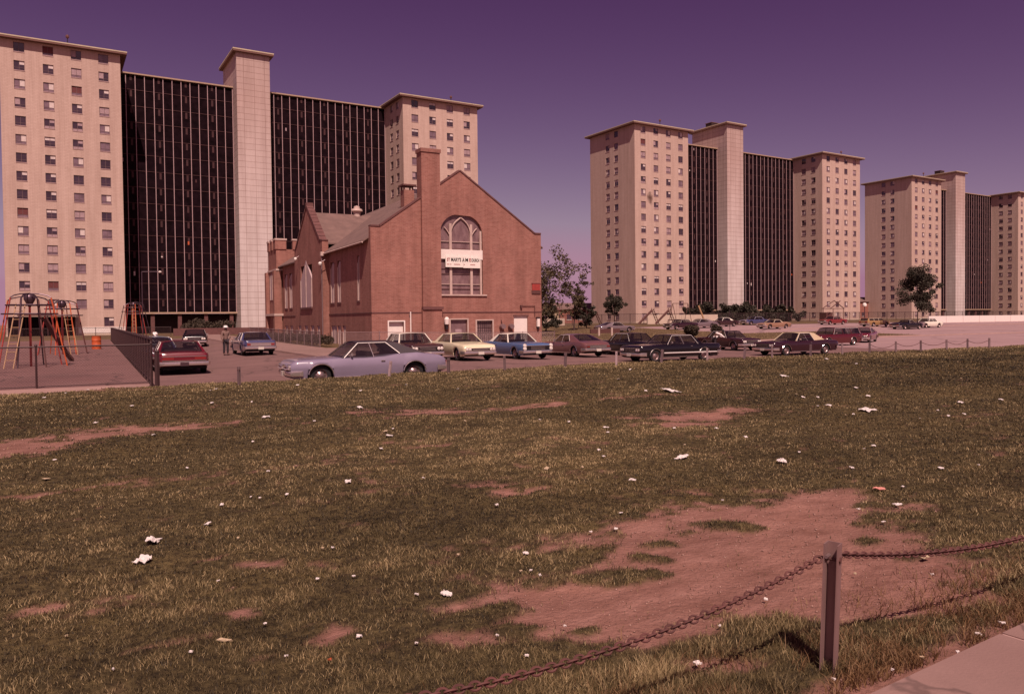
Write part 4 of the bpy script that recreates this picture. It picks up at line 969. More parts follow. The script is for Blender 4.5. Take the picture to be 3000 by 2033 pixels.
    for c in (xf,xr):
        for s_ in (-1,1):
            wl=empty('wheel',(X(c),s_*(hw-.17),r)); wl.parent=root
            a=bpy.data.objects.new('tyre',ty); C.objects.link(a); a.parent=wl
            a=bpy.data.objects.new('rim',ri); C.objects.link(a); a.parent=wl
    return root
for n_,c_,r_,k_ in (('silver',(.25,.20,.27),.28,.7),('vinyl',(.035,.020,.026),.6,.1),('cream',(.72,.62,.42),.3,.6),('offwhite',(.80,.72,.60),.3,.5),('blue',(.075,.12,.24),.3,.5),('navy',(.05,.05,.12),.2,.9),('maroonred',(.13,.009,.016),.24,.6),('black',(.007,.005,.007),.16,.35),('maroon',(.030,.008,.013),.2,.4),('brown',(.16,.065,.065),.3,.7),('wagonred',(.085,.006,.009),.28,.5),('darkbrown',(.040,.014,.014),.25,.5),('tan',(.30,.16,.10),.4,.4),('beige',(.50,.38,.24),.5,.3),('grey',(.17,.12,.13),.35,.6),('paleblue',(.40,.44,.46),.25,.7),('ochre',(.34,.19,.08),.4,.4),('oldred',(.20,.02,.02),.4,.5)):
    M['p_'+n_]=paint(n_,c_,r_,k_)
FB=dict(belt=[(0,.68),(.015,.77),(.05,.80),(.30,.85),(.45,.83),(.58,.86),(.68,.94),(.80,.96),(.97,.84),(1,.74)],ws0=.31,ws1=.42,rg1=.66,rg0=.86,ct=.60,cb=.68,zr=1.35)
SED=dict(belt=[(0,.76),(.012,.84),(.30,.89),(.60,.90),(.985,.88),(1,.78)],ws0=.31,ws1=.40,rg1=.66,rg0=.76,ct=.64,cb=.70,zr=1.42,roofw=.70,post=.52)
WAG=dict(belt=[(0,.72),(.02,.84),(.3,.92),(.98,.93),(1,.90)],ws0=.28,ws1=.36,rg1=.93,rg0=.985,ct=.91,cb=.935,zr=1.50,roofw=.72,post=(.52,.72),wr=.76)
HT=dict(belt=[(0,.76),(.012,.83),(.30,.88),(.55,.88),(.72,.93),(.97,.86),(1,.74)],ws0=.32,ws1=.42,rg1=.64,rg0=.76,ct=.60,cb=.67,zr=1.40)
car('silver lilac fastback coupe with a black roof, parked nearest along the grass',(7.72,25.35),math.pi,'p_silver',nose='loop',roof=M['p_vinyl'],flare=True,L=5.08,chrome_side=.27,W=1.95,**{**FB,'hang':.52,'zr':1.37})
cg='cars parked nose-in beside the church'
car('two-tone car with a cream roof and dark body, half hidden behind the silver coupe',(14.35,39.2),-math.pi/2,'p_darkbrown',cg,roof=M['p_offwhite'],**SED)
car('cream yellow hardtop coupe with a dark grille, between the dark car and the blue convertible',(17.05,38.8),-math.pi/2,'p_cream',cg,whitewall=False,**{**HT,'belt':[(0,.66),(.02,.80),(.3,.9),(.6,.92),(.98,.9),(1,.78)]})
car('bright blue convertible with a white top and stacked headlamps',(20.75,39.5),-math.pi/2,'p_blue',cg,roof=M['p_offwhite'],nose='stack',L=5.4,**HT)
car('dusty brown fastback coupe seen from behind, right of the blue convertible',(25.6,40.9),math.pi/2,'p_brown',cg,tail='chrome',rplate='plate',**FB)
car('black car behind the brown coupe, mostly hidden by the black sedan in front',(29.6,40.4),-math.pi/2,'p_black',cg,**SED)
car('glossy black four-door sedan with a bright chrome strip along its side',(26.9,33.2),math.pi,'p_black',stripe=(.47,.035),nose='four',L=5.4,**SED)
car('long dark maroon luxury hardtop with a cream vinyl roof',(38.9,35.6),math.pi,'p_maroon',roof=M['p_beige'],L=5.75,W=2.03,**{**HT,'ct':.57,'cb':.60,'zr':1.42})
car('black car nose-in just left of the maroon hardtop, only its front showing',(41.2,44.3),-math.pi/2-.05,'p_maroon',nose='four',**SED)
car('dark red station wagon parked right of the maroon hardtop',(53.0,44.6),math.pi+.06,'p_wagonred',L=5.4,chrome_side=False,**WAG)
car('red sedan seen from its rounded tail, just right of the red station wagon',(61.7,48.6),math.pi+.5,'p_maroonred',**FB)
car('deep red sedan seen from behind, parked beside the playground fence',(3.12,37.3),math.pi/2,'p_maroonred',L=5.3,W=2.02,rplate='plate_dark',**{**SED,'post':None,'rg0':.78,'zr':1.36})
car('dark blue car seen from behind, in front of the deep red sedan along the fence',(2.55,43.6),math.pi/2,'p_navy',**SED)
car('pale blue car farthest along the playground fence',(3.0,50.0),math.pi/2,'p_paleblue',**{**HT,'zr':1.36})
car('black car coming down the side street toward the camera',(7.3,71.5),-math.pi/2-.12,'p_black',whitewall=True,**SED)
car('slate blue sedan seen from behind, at the curb left of the church',(8.6,51.6),math.pi/2,'p_navy',tail='chrome',L=5.5,**{**SED,'zr':1.38})
fg='cars in the far parking lot'
XAT=lambda px,Y: Y*math.tan(YAW+math.atan((px-CXP)/F_))
def ground_at(px,py,z0=0):
    z=z0
    for _ in range(8):
        x,y=G(px,py,z); z=.5*z+.5*gz(x,y)
    return x,y
car('low grey car far off, left of the slides, behind the post rail',(XAT(1800,84),84.0),0,'p_grey',fg,detail=1,**FB)
car('grey fastback in the far lot, in front of the leaning pale slide',(XAT(2052,89),89.0),math.pi,'p_grey',fg,detail=1,**FB)
car('dark car in the far lot partly behind the round bush',(XAT(1995,87),87.0),math.pi+.1,'p_maroon',fg,detail=1,**SED)
car('far car with a bright white hardtop roof and plum body',(XAT(2118,92.5),92.5),math.pi,'p_darkbrown',fg,detail=1,roof=M['p_offwhite'],**HT)
car('far dark blue sedan with bright window pillars, behind the tan pickup',(XAT(2212,96),96.0),math.pi,'p_navy',fg,detail=1,**SED)
car('tan brown pickup-like car in the far lot with a pale roof',(XAT(2268,82.5),82.5),math.pi,'p_tan',fg,detail=1,roof=M['p_beige'],**{**FB,'rg1':.6,'rg0':.66,'ct':.58,'cb':.62})
car('low red car in the far lot just above the red station wagon',(XAT(2440,92),92.0),math.pi,'p_oldred',fg,detail=1,**SED)
car('ochre yellow car in the far lot, right of the small red car',(XAT(2562,83),83.0),0,'p_ochre',fg,detail=1,**{**WAG,'zr':1.35})
car('dark pickup-shaped car in front of the lone tree',(XAT(2655,73.6),73.6),0,'p_black',fg,detail=1,**{**FB,'rg1':.55,'rg0':.62,'ct':.52,'cb':.58})
car('cream white car far right, behind the lone tree trunk',(XAT(2718,76.5),76.5),math.pi,'p_offwhite',fg,detail=1,**SED)
# ------------------------------------------------------------------ fences
def fence(name,label,p0,p1,h,step,wire=.06,wr=.0022,group=None,zf=gz,cat='fence',postmat='wire',rail=True,pr=.03,top=0,bars=None,mesh=True,zoff=0):
    p0=Vector(p0);p1=Vector(p1); d=p1-p0; Ln=d.length; d.normalize(); n=max(1,round(Ln/step)); root=empty(name,(p0.x,p0.y,zf(p0.x,p0.y)),0,label,cat,group)
    org=Vector((p0.x,p0.y,zf(p0.x,p0.y)))
    W_=lambda t,z: Vector((p0.x+d.x*t,p0.y+d.y*t,zf(p0.x+d.x*t,p0.y+d.y*t)+z+zoff))-org
    for i in range(n+1):
        t=Ln*i/n; mb=MB(); mb.tube([W_(t,-.3),W_(t,h+.04)],pr,M[postmat],6); mb.lathe([(pr*1.3,h+.02),(pr*1.2,h+.05),(0,h+.09)],M[postmat],6,c=tuple(W_(t,0))[:2]+(W_(t,0).z,)); mb.build('post',parent=root)
    if rail:
        mb=MB(); mb.tube([W_(Ln*i/n,h) for i in range(n+1)],pr*.7,M[postmat],5); mb.build('top_rail',parent=root)
        mb=MB(); mb.tube([W_(Ln*i/n,.04) for i in range(n+1)],pr*.35,M[postmat],4); mb.build('bottom_rail',parent=root)
    if mesh:
        mb=MB(); nn=int((Ln+h)/wire); V=[];F=[]
        nx=Vector((-d.y,d.x,0))*wr
        for s in (1,-1):
            for i in range(nn):
                t0=i*wire-(h if s>0 else 0); 
                a_t,a_z=(t0,.03) if s>0 else (t0,h) ; b_t,b_z=(t0+h,h) if s>0 else (t0+h,.03)
                def clip(t,z,t2,z2):
                    if t<0: z=z+(z2-z)*(0-t)/(t2-t); t=0
                    if t2>Ln: z2=z2-(z2-z)*(t2-Ln)/(t2-t); t2=Ln
                    return t,z,t2,z2
                if b_t<=0 or a_t>=Ln: continue
                a_t,a_z,b_t,b_z=clip(a_t,a_z,b_t,b_z)
                A,B=W_(a_t,a_z),W_(b_t,b_z); up=Vector((d.x*-(b_z-a_z),d.y*-(b_z-a_z),(b_t-a_t))).normalized()*wr
                k=len(V); V+= [A+up,A-up*.5+nx,A-up*.5-nx,B+up,B-up*.5+nx,B-up*.5-nx]; F+=[(k,k+1,k+4,k+3),(k+1,k+2,k+5,k+4),(k+2,k,k+3,k+5)]
        mb.v=[tuple(v) for v in V]; mb.f=F; mb.m=[0]*len(F); mb.mats=[M[postmat]]; mb.build('wire_mesh',parent=root,fix=False)
    if bars:
        mb=MB(); k=int(Ln/bars)
        for i in range(k): mb.tube([W_(i*bars,.05),W_(i*bars,h)],.012,M[postmat],3)
        mb.build('bars',parent=root)
    return root
zc=lambda x,y: .22
fence('chain_link_fence','low chain link fence along the near edge of the playground',(-9.7,24.75),(1.36,24.75),1.1,2.8,.075,.0020,zf=zc)
fence('chain_link_fence','long chain link fence running back between the playground and the row of cars',(1.38,24.95),(1.38,92),1.25,1.6,.15,.0028,zf=zc,pr=.035)
def leanpole(x,y,h,z,lab,lean=(0,0),m='galv',w=.05):
    mb=MB(); mb.tube([(0,0,-.4),(lean[0],lean[1],h)],w,M[m],6); mb.lathe([(w*1.2,h),(w,h+.03),(0,h+.05)],M[m],6,c=(lean[0],lean[1],0)); o=mb.build('pole'); o.location=(x,y,z); return tag(o,lab,'pole')
leanpole(1.50,24.60,1.32,gz(1.6,25),'stout corner post where the two playground fences meet',(.0,0),'wire',.07)
fence('church_fence','low wire fence in front of the hedge along the left side of the church',(14.75,59.5),(14.75,90),1.15,2.6,.12,.004,zf=lambda x,y: gz(x,y)+.1,pr=.04,postmat='galv')
fence('church_front_fence','wire fence between the sidewalk and the front of the church',(15.3,56.2),(33.3,56.2),1.15,2.9,.10,.003,zf=lambda x,y: gz(x,y)+.12,pr=.03,postmat='galv')
fence('chain_link_fence','dark fence in front of the middle apartment block',(52,112),(150,112),1.8,3,.30,.010,pr=.05)
fence('chain_link_fence','dark fence in front of the rightmost apartment block, behind the white wall',(150,112.0),(290,112.0),1.8,3,.30,.010,pr=.05)
fence('chain_link_fence','dark fence at the foot of the nearest apartment block',(-12,118),(9,118),1.2,3,.25,.008,pr=.04)
# post-and-rail beyond the church lawn
def post_rail():
    root=empty('guard_rail',(50,76,gz(50,76)),0,'short guard rail on two pale posts beyond the church lawn','guard rail')
    mb=MB(); mb.bx(-.2,3.9,-.08,.08,.35,.85,M['rust']); mb.build('rail',parent=root)
    for x in (.9,2.7):
        mb=MB(); mb.bx(x-.1,x+.1,-.2,-.081,-.3,1.0,M['stone']); mb.build('post',parent=root)
post_rail()
# white wall on the right
wl=MB()
for i in range(30):
    x0=135+i*5.2; wl.bx(x0+.04,x0+5.16,92,92.25,gz(x0,92)-.3,gz(x0,92)+1.25,M['white'])
wo=wl.build('low_white_wall'); tag(wo,'long low white wall across the far right side of the street','wall')
# ------------------------------------------------------------------ low posts along the grass, with sagging chains
def chain_mesh(mb,pts,link,r,mt):
    """true interlocked links along a polyline"""
    L=[0]
    for a,b in zip(pts,pts[1:]): L.append(L[-1]+(Vector(b)-Vector(a)).length)
    def at(s):
        for i in range(len(pts)-1):
            if s<=L[i+1]+1e-9: t=(s-L[i])/(L[i+1]-L[i]); return Vector(pts[i]).lerp(Vector(pts[i+1]),t)
        return Vector(pts[-1])
    pitch=link*.68; n=int(L[-1]/pitch)
    for k in range(n):
        s=(k+.5)*pitch; p=at(s); d=(at(min(L[-1],s+.02))-at(max(0,s-.02))).normalized()
        side=d.cross(Vector((0,0,1))).normalized(); up=side.cross(d)
        e=(side*.8+up*.6) if k%2 else (side*-.6+up*.8)
        h=link/2; w_=link*.33; ring=[]
        for a in range(12):
            t=2*math.pi*a/12; ring.append(p+d*math.cos(t)*(h*(1 if abs(math.cos(t))<.8 else 1))+e.normalized()*math.sin(t)*w_)
        mb.tube(ring,r,mt,5,close=True)
def chan_post(mb,h,w,mt,t=.006):
    """steel channel post, open face toward -y"""
    prof=[(-w/2,-w*.5),(-w/2+t,-w*.5),(-w/2+t,w*.5-t),(w/2-t,w*.5-t),(w/2-t,-w*.5),(w/2,-w*.5),(w/2,w*.5),(-w/2,w*.5)]
    mb.prism(prof,-.35,h,mt)
M['postpaint']=mat('weathered_post_paint',(.21,.115,.10),.6,metal=.2,col2=(.29,.175,.165),scale=9,stretch=(1,1,.2))
NP=(2.70,2.30); zN=float(fieldz(*NP))
def nearpost(x,y,lab,lean=0):
    root=empty('chain_post',(x,y,float(fieldz(x,y))-.012),0,lab,'post','low steel chain posts at the near sidewalk')
    mb=MB(); 
    mb.T=Matrix.Rotation(-1.15,4,'Z')@Matrix.Rotation(.035,4,'Y')
    chan_post(mb,.555,.060,M['postpaint'],.005); mb.build('steel_channel',parent=root)
    mb=MB(); mb.T=Matrix.Rotation(-1.15,4,'Z'); mb.tube([(-.04,-.0,.487),(.05,.0,.487)],.007,M['rust'],8); mb.lathe([(.014,.040),(.014,.052),(0,.055)],M['rust'],6,'X',c=(0,0,.487)); mb.tube([(0,-.03,.50),(0,.012,.50)],.008,M['galv'],6); mb.build('bolt',parent=root)
    return root
nearpost(NP[0],NP[1],'leaning steel chain post in the foreground at the lower right'); 
def nearchain(x0,x1,y,sag,lab):
    a=(x0,y,float(fieldz(x0,y))+.485); b=(x1,y,float(fieldz(x1,y))+.485); pts=[]
    for i in range(25):
        t=i/24; pts.append((a[0]+(b[0]-a[0])*t,y-.0,a[2]+(b[2]-a[2])*t-sag*4*t*(1-t)))
    mb=MB(); chain_mesh(mb,pts,.042,.0046,M['rust']); return tag(mb.build('chain',smooth=50),lab,'chain')
nearchain(-.15,2.66,2.30,.17,'rusty chain drooping from the foreground post toward the lower left')
nearchain(2.75,5.5,2.30,.13,'rusty chain running from the foreground post out to the right')
pp=empty('field_post',(0,0,0))
mbp=MB(); chan_post(mbp,.50,.07,M['galv'],.012); mbp.build('steel_channel',parent=pp); mbp=MB(); mbp.tube([(-.05,0,.42),(.05,0,.42)],.012,M['rust'],6); mbp.build('bolt',parent=pp)
PX=[(698,0,'dark'),(1138,.38,''),(1313,0,''),(1478,-.15,''),(1655,.05,''),(1805,.28,''),(1937,.16,''),(2072,.16,''),(2180,.18,''),(2262,0,''),(2375,.02,''),(2468,.1,''),(2548,0,''),(2625,0,''),(2698,0,''),(2774,.03,''),(2835,0,''),(2899,0,'')]
PLAB={0:'short dark post standing alone at the grass edge between the red and silver cars',1:'pale post leaning right in front of the silver coupe door',2:'upright short post just behind the tail of the silver coupe',3:'short post leaning left below the blue convertible',4:'short post on a tuft below the brown coupe',5:'post leaning right at the left front of the black sedan',6:'post leaning before the black sedan, right of its front wheel',7:'post leaning before the tail of the black sedan',8:'post leaning before the grille of the maroon hardtop',9:'post in front of the maroon hardtop door',10:'post near the rear wheel of the maroon hardtop',11:'post below the red station wagon',12:'post below the tail of the red sedan',13:'first post right of the parked cars, holding a sagging chain',14:'second post right of the parked cars',15:'third post right of the parked cars',16:'fourth post right of the parked cars',17:'rightmost of the short posts along the grass edge'}
PP=[]
for i,(px,ln,_) in enumerate(PX):
    y=22.75 if i else 22.2; x=y*math.tan(YAW+math.atan((px-CXP)/F_))
    o=pp if i==0 else link_copy(pp); z=float(fieldz(x,y))
    o.location=(x,y,z-.02); o.rotation_euler=(0,ln,.9 if i%2 else .3); tag(o,PLAB[i],'post','short steel posts along the far edge of the grass'); PP.append((x,y,z,ln))
names=['chain slung between the first two posts right of the parked cars','chain slung between the second and third posts right of the parked cars','chain slung between the third and fourth posts right of the parked cars','chain slung between the last two posts at the right']
for k,i in enumerate((13,14,15,16)):
    a,b=PP[i],PP[i+1]; pts=[]
    for j in range(13):
        t=j/12; pts.append((a[0]+(b[0]-a[0])*t,a[1],(a[2]+(b[2]-a[2])*t)+.41-.17*4*t*(1-t)))
    mb=MB(); mb.tube(pts,.011,M['rust'],4); tag(mb.build('chain'),names[k],'chain','chains along the far edge of the grass')
a,b=PP[12],PP[13]; mb=MB(); mb.tube([(a[0]+(b[0]-a[0])*j/8,a[1],a[2]+(b[2]-a[2])*j/8+.40-.2*4*j/8*(1-j/8)) for j in range(9)],.011,M['rust'],4); tag(mb.build('chain'),'chain slung between the posts beside the tail of the red sedan','chain','chains along the far edge of the grass')
# ------------------------------------------------------------------ playground
def tubepath(mb,pts,r,mt,n=6): mb.tube(pts,r,mt,n)
def climber(x,y,s,rz,label,hues,net=True):
    """arched pipe climber round a central red pole with a cone on top"""
    root=empty('arch_climber',(x,y,.2),rz,label,'climbing frame','arched pipe climbing frames in the playground')
    H=3.0*s; Rr=1.28*s
    for k in range(8):
        a=2*math.pi*k/8+.2; pts=[]; rk=Rr*(1.05 if k%2 else .95); hk=H*(1 if k%3 else .96)
        for t in np.linspace(0,1,12):
            if t<.7: u=t/.7; r_=rk*(1-.40*u); z=hk*.93*u
            else: u=(t-.7)/.3; r_=rk*.60*(1-u)**.7 if u<1 else 0; r_=rk*.60*math.cos(u*math.pi/2); z=hk*(.93+.07*math.sin(u*math.pi/2))
            pts.append((r_*math.cos(a),r_*math.sin(a),z))
        mb=MB(); m_=M[hues[k%len(hues)]]
        mb.tube(pts[:9],.029*s,m_,6); mb.build('leg',parent=root)
        mb=MB(); mb.tube(pts[8:],.026*s,M['steel'],6); mb.build('arch',parent=root)
    mb=MB(); mb.tube([(0,0,0),(0,0,H*.92)],.045*s,M['red_paint'],8); mb.build('centre_pole',parent=root)
    mb=MB(); mb.lathe([(0,H*.80),(.06*s,H*.82),(.22*s,H*.92),(.20*s,H*.97),(.08*s,H*1.0),(0,H*1.01)],M['steel'],12); mb.build('cap',parent=root,smooth=50)
    mb=MB()
    for z,rr in ((.72*H,.78),(.84*H,.66)): mb.tube([(Rr*rr*math.cos(t),Rr*rr*math.sin(t),z) for t in np.linspace(0,2*math.pi,17)[:-1]],.028*s,M['steel'],5,close=True)
    mb.build('ring',parent=root)
    a=-2.3
    for q in (-.18,.18):
        mb=MB(); mb.tube([(Rr*1.25*math.cos(a)+q*math.sin(a),Rr*1.25*math.sin(a)-q*math.cos(a),0),(Rr*.5*math.cos(a)+q*math.sin(a),Rr*.5*math.sin(a)-q*math.cos(a),H*.86)],.022*s,M['yellow_paint'],6); mb.build('ladder_rail',parent=root)
    mb=MB()
    for i in range(1,8):
        t=i/8; r_=Rr*(1.25-.75*t); mb.tube([(r_*math.cos(a)-.18*math.sin(a),r_*math.sin(a)+.18*math.cos(a),H*.86*t),(r_*math.cos(a)+.18*math.sin(a),r_*math.sin(a)-.18*math.cos(a),H*.86*t)],.013*s,M['yellow_paint'],5)
    mb.build('rung',parent=root); root.children[-1]['kind']='stuff'
    if not net: return root
    a2=.35; mb=MB(); c,sn=math.cos(a2),math.sin(a2)
    P_=[]
    for t in np.linspace(0,1,7):
        r_=Rr*(.45+.95*t); z=H*.62*(1-t)**1.1+.12
        for q,zz_ in ((-.16,.10),(-.14,0),(.14,0),(.16,.10)): P_.append((r_*c-q*sn,r_*sn+q*c,z+zz_))
    mb.add(P_,[(i*4+j,i*4+j+1,(i+1)*4+j+1,(i+1)*4+j) for i in range(6) for j in range(3)],M['rust']); mb.build('slide',parent=root)
    return root
climber(-2.35,38.3,1.0,.3,'large arched pipe climber with a red pole, nearest the left edge',['red_paint','steel','rust','orange_paint'])
climber(-1.66,52.5,1.03,1.1,'orange-legged arched climber behind and right of the largest one',['orange_paint','orange_paint','rust','red_paint'],False)
climber(4.9,128,1.6,.7,'far red climber in front of the dark galleries, above the blue cars',['red_paint','orange_paint','red_paint','steel'],False)
def barrel(x,y,lab):
    mb=MB(); mb.lathe([(0,.02),(.27,.02),(.29,.0),(.29,.03),(.285,.3),(.295,.32),(.285,.34),(.285,.60),(.295,.62),(.285,.64),(.285,.88),(.295,.9),(.27,.9),(.26,.7),(0,.7)],M['orange_paint'],18); o=mb.build('litter_barrel',smooth=40); o.location=(x,y,.2); return tag(o,lab,'barrel')
barrel(XAT(282,61),61.0,'rusty orange litter barrel on the playground by the long fence')
def hoop(x,y,z,s):
    root=empty('basketball_hoop',(x,y,z),0,'orange square frame on an orange post in front of the dark galleries','hoop')
    mb=MB(); mb.tube([(-.6*s,0,-.2),(-.4*s,0,1.6*s),(-.1*s,0,3.5*s)],.13*s,M['orange_paint'],8); mb.build('post',parent=root)
    mb=MB()
    for a,b,c,d in ((-.2,2.0,3.5,3.75),(-.2,2.0,2.55,2.8),(-.2,.15,2.8,3.5),(1.65,2.0,2.8,3.5)): mb.bx(a*s,b*s,-.06*s,.06*s,c*s,d*s,M['orange_paint'])
    mb.build('backboard',parent=root)
hoop(23.2,108.5,gz(24,108),1.10)
def lamp(x,y,h,arm,lab,z=None,globe=False):
    root=empty('lamp_post',(x,y,gz(x,y) if z is None else z),0,lab,'lamp post')
    mb=MB(); mb.tube([(0,0,-.2),(0,0,h)],.07,M['steel'],6); 
    if arm: mb.tube([(0,0,h),(arm,0,h+.05)],.045,M['steel'],5)
    mb.build('pole',parent=root)
    mb=MB(); 
    if globe: mb.lathe([(0,h),(.35,h+.1),(.42,h+.45),(.25,h+.75),(0,h+.8)],M['white'],12)
    else: mb.lathe([(0,h-.12),(.15,h-.1),(.22,h+.02),(.1,h+.14),(0,h+.15)],M['white'],10,c=(arm,0,0))
    mb.build('lantern',parent=root,smooth=50)
lamp(5.3,112,8.3,2.1,'thin lamp post with an arm to the right, at the corner of the nearest block')
lamp(-11.5,112,8.3,-2.1,'thin lamp post with an arm to the left, at the left photo edge')
lamp(133.2,104.5,2.9,0,'white globe lamp in the gap between the two right-hand blocks',None,True)
leanpole(65.5,70,2.9,gz(65.5,70),'thin bare pole on the strip of grass among the far cars',(0,0),'steel',.035)
# play equipment in front of the middle block
def aslide(x,y,s,lab,flip=1,col='rust'):
    root=empty('playground_slide',(x,y,gz(x,y)),0,lab,'slide','steel slides in front of the middle block')
    mb=MB(); P_=[]
    for t in np.linspace(0,1,8):
        xx=-flip*(3.6*t-.1)*s; z=2.9*s*(1-t)+.15
        for q,zz_ in ((-.3,.18),(-.26,0),(.26,0),(.3,.18)): P_.append((xx,q,z+zz_))
    mb.add(P_,[(i*4+j,i*4+j+1,(i+1)*4+j+1,(i+1)*4+j) for i in range(7) for j in range(3)],M[col]); mb.build('chute',parent=root)
    for q in (-.3,.3):
        mb=MB(); mb.tube([(flip*1.5*s,q,0),(flip*.1*s,q,3.0*s),(flip*.1*s,q,3.5*s)],.06,M['rust'],5); mb.build('ladder_rail',parent=root)
    mb=MB()
    for i in range(1,9): mb.tube([(flip*(1.5-1.4*i/9)*s,-.3,3*s*i/9),(flip*(1.5-1.4*i/9)*s,.3,3*s*i/9)],.035,M['rust'],4)
    mb.build('ladder_steps',parent=root)
aslide(81.96,106,.8,'left of the two rust slides at the foot of the middle block')
aslide(84.7,105,.8,'right of the two rust slides at the foot of the middle block')
aslide(71.3,107,.65,'low slide at the left foot of the middle block, under the small tree')
def aframe(x,y,wd,h,lab,mt='steel'):
    root=empty('swing_frame',(x,y,gz(x,y)),0,lab,'swing frame')
    for e in (0,wd):
        for s_ in (-1,1):
            mb=MB(); mb.tube([(e+s_*.9,0,0),(e,0,h)],.05,M[mt],5); mb.build('leg',parent=root)
    mb=MB(); mb.tube([(0,0,h),(wd,0,h)],.055,M[mt],5); mb.build('crossbar',parent=root)
    mb=MB()
    for k in range(1,3):
        for q in (-.25,.25): mb.tube([(wd*k/3+q,0,h),(wd*k/3+q,0,.6)],.015,M[mt],3)
        mb.box((wd*k/3,0,.58),(.55,.18,.05),M['black_metal'])
    mb.build('swing_seat',parent=root)
aframe(87.9,108,3.4,3.6,'steel swing frame right of the rust slides','rust')
pl_=MB(); pl_.T=Matrix.Rotation(-.47,4,'Y'); pl_.bx(-.13,.13,-.08,.08,0,3.6,M['yellow_paint']); o=pl_.build('leaning_board'); o.location=(93.6,106,gz(93.6,106)-.05); tag(o,'long pale board leaning left before the dark gallery of the middle block','board')
def house_frame(x,y):
    root=empty('play_house_frame',(x,y,gz(x,y)),0,'open gabled play-house frame in front of the right wing of the middle block','play frame')
    for a in (0,2.6,5.4):
        mb=MB(); mb.tube([(a,0,0),(a,0,2.6)],.06,M['rust'],5); mb.build('post',parent=root)
    mb=MB(); mb.tube([(-.3,0,2.6),(2.9,0,4.1),(5.6,0,2.6)],.08,M['rust'],5); mb.tube([(0,0,2.6),(5.4,0,2.6)],.05,M['rust'],5); mb.tube([(0,-1.6,2.6),(2.6,-1.6,4.0)],.08,M['rust'],5); mb.build('roof_frame',parent=root)
    mb=MB(); mb.bx(-.1,1.5,-.8,.8,0,1.9,M['rust']); mb.build('hut',parent=root)
house_frame(116.8,100.5)
# ------------------------------------------------------------------ trees and shrubs
def leaves(mb,cs,n,size,mt,r):
    V=[];F=[]
    tot=sum(c[3] for c in cs)
    for (x,y,z,w_) in cs:
        k=max(3,int(n*w_/tot))
        for _ in range(k):
            u=r.normal(size=3); u/=np.linalg.norm(u)+1e-9; rad=w_*abs(r.random())**.45
            p=np.array((x,y,z))+u*rad*np.array((1,1,.8)); a=r.normal(size=3); a/=np.linalg.norm(a); b=np.cross(a,r.normal(size=3)); b/=np.linalg.norm(b)+1e-9
            s=size*(.6+.8*r.random()); i=len(V); V+=[tuple(p-a*s),tuple(p+b*s*.45),tuple(p+a*s),tuple(p-b*s*.45)]; F.append((i,i+1,i+2,i+3))
    b0=len(mb.v); mb.v+=V; mb.f+=[tuple(b0+q for q in f) for f in F]; k=mb.mi(mt); mb.m+=[k]*len(F)
def tree(name,label,x,y,h,cw,ch,trunk,seed,nl=5000,leaf=.22,mt='leaf',shape='round',gap=.6,cr=.10,z=None,group=None,lean=0):
    r=np.random.default_rng(seed); root=empty(name,(x,y,gz(x,y) if z is None else z),0,label,'tree',group)
    mb=MB(); top=h-ch*.35; th=h-ch
    mb.tube([(0,0,-.2),(lean*.1,.02,th*.5),(lean*.3,-.05,th),(lean*.6,0,top)],trunk,M['bark'],7,r2=trunk*.25)
    cl=[]; nb=int(9+cw)
    for i in range(nb):
        a=r.random()*2*math.pi; t=r.random(); z0=th*.8+(top-th*.8)*t*.8
        if shape=='round': rr=cw/2*math.sqrt(max(.05,1-((t-.45)/.62)**2))*(.55+.45*r.random())
        else: rr=cw/2*(.35+.65*t)*(.5+.5*r.random())
        zz_=th+ch*(.08+.84*t)+r.normal()*.1
        e=(lean*t+rr*math.cos(a),rr*math.sin(a),zz_)
        m_=((e[0]*.45),(e[1]*.45),z0+(zz_-z0)*.6)
        mb.tube([(lean*.3*t,0,z0),m_,e],trunk*.35,M['bark'],5,r2=trunk*.08)
        for q in range(3 if shape=='round' else 4):
            o_=r.normal(size=3)*cw*.09*gap*1.6; cl.append((e[0]+o_[0],e[1]+o_[1],e[2]+o_[2],cw*cr*(.7+.8*r.random())))
        cl.append((m_[0],m_[1],m_[2]+.2,cw*.08))
    mb.build('trunk',parent=root)
    c=MB(); leaves(c,cl,nl,leaf,M[mt],r); c.build('crown',parent=root,fix=False)
    return root
tree('shade_tree','tall feathery tree rising just right of the church wall',44.0,78.5,8.9,7.4,7.0,.20,3,4600,.16,'leaf2','up',.9,lean=1.0)
tree('shade_tree','smaller wind-bent tree between the tall tree and the middle block',57.6,92,7.2,4.2,5.2,.13,11,2600,.16,'leaf2','up',.8,lean=.5)
tree('shade_tree','dark bushy low tree at the foot of the tall tree by the church',52.0,90,3.9,3.8,3.5,.16,5,3600,.20,'leaf')
tree('shade_tree','low dark tree left of the middle block, behind the play frame',62.9,97,4.1,2.6,3.6,.12,6,2200,.18,'leaf')
tree('young_tree','small dense tree against the side wall of the middle block',74.2,106,5.0,3.3,2.9,.10,8,5500,.13,'leaf',cr=.14)
tree('young_tree','tiny round tree on a thin stem at the left foot of the middle block',60.6,95.5,2.6,1.7,1.4,.06,9,1800,.12,'leaf')
tree('street_tree','lone round tree with a thin dark trunk in front of the rightmost block',107.4,75.0,8.6,5.2,5.7,.11,14,9500,.16,'leaf',gap=.75,cr=.15)
rb=random.Random(4)
BL=['bushy tree left of the lift shaft of the middle block','bushy tree at the foot of the lift shaft of the middle block','bushy tree just right of the lift shaft of the middle block','bushy tree before the right gallery of the middle block','low bushy tree at the right end of the row before the middle block','dark bushy tree behind the leaning pale board']
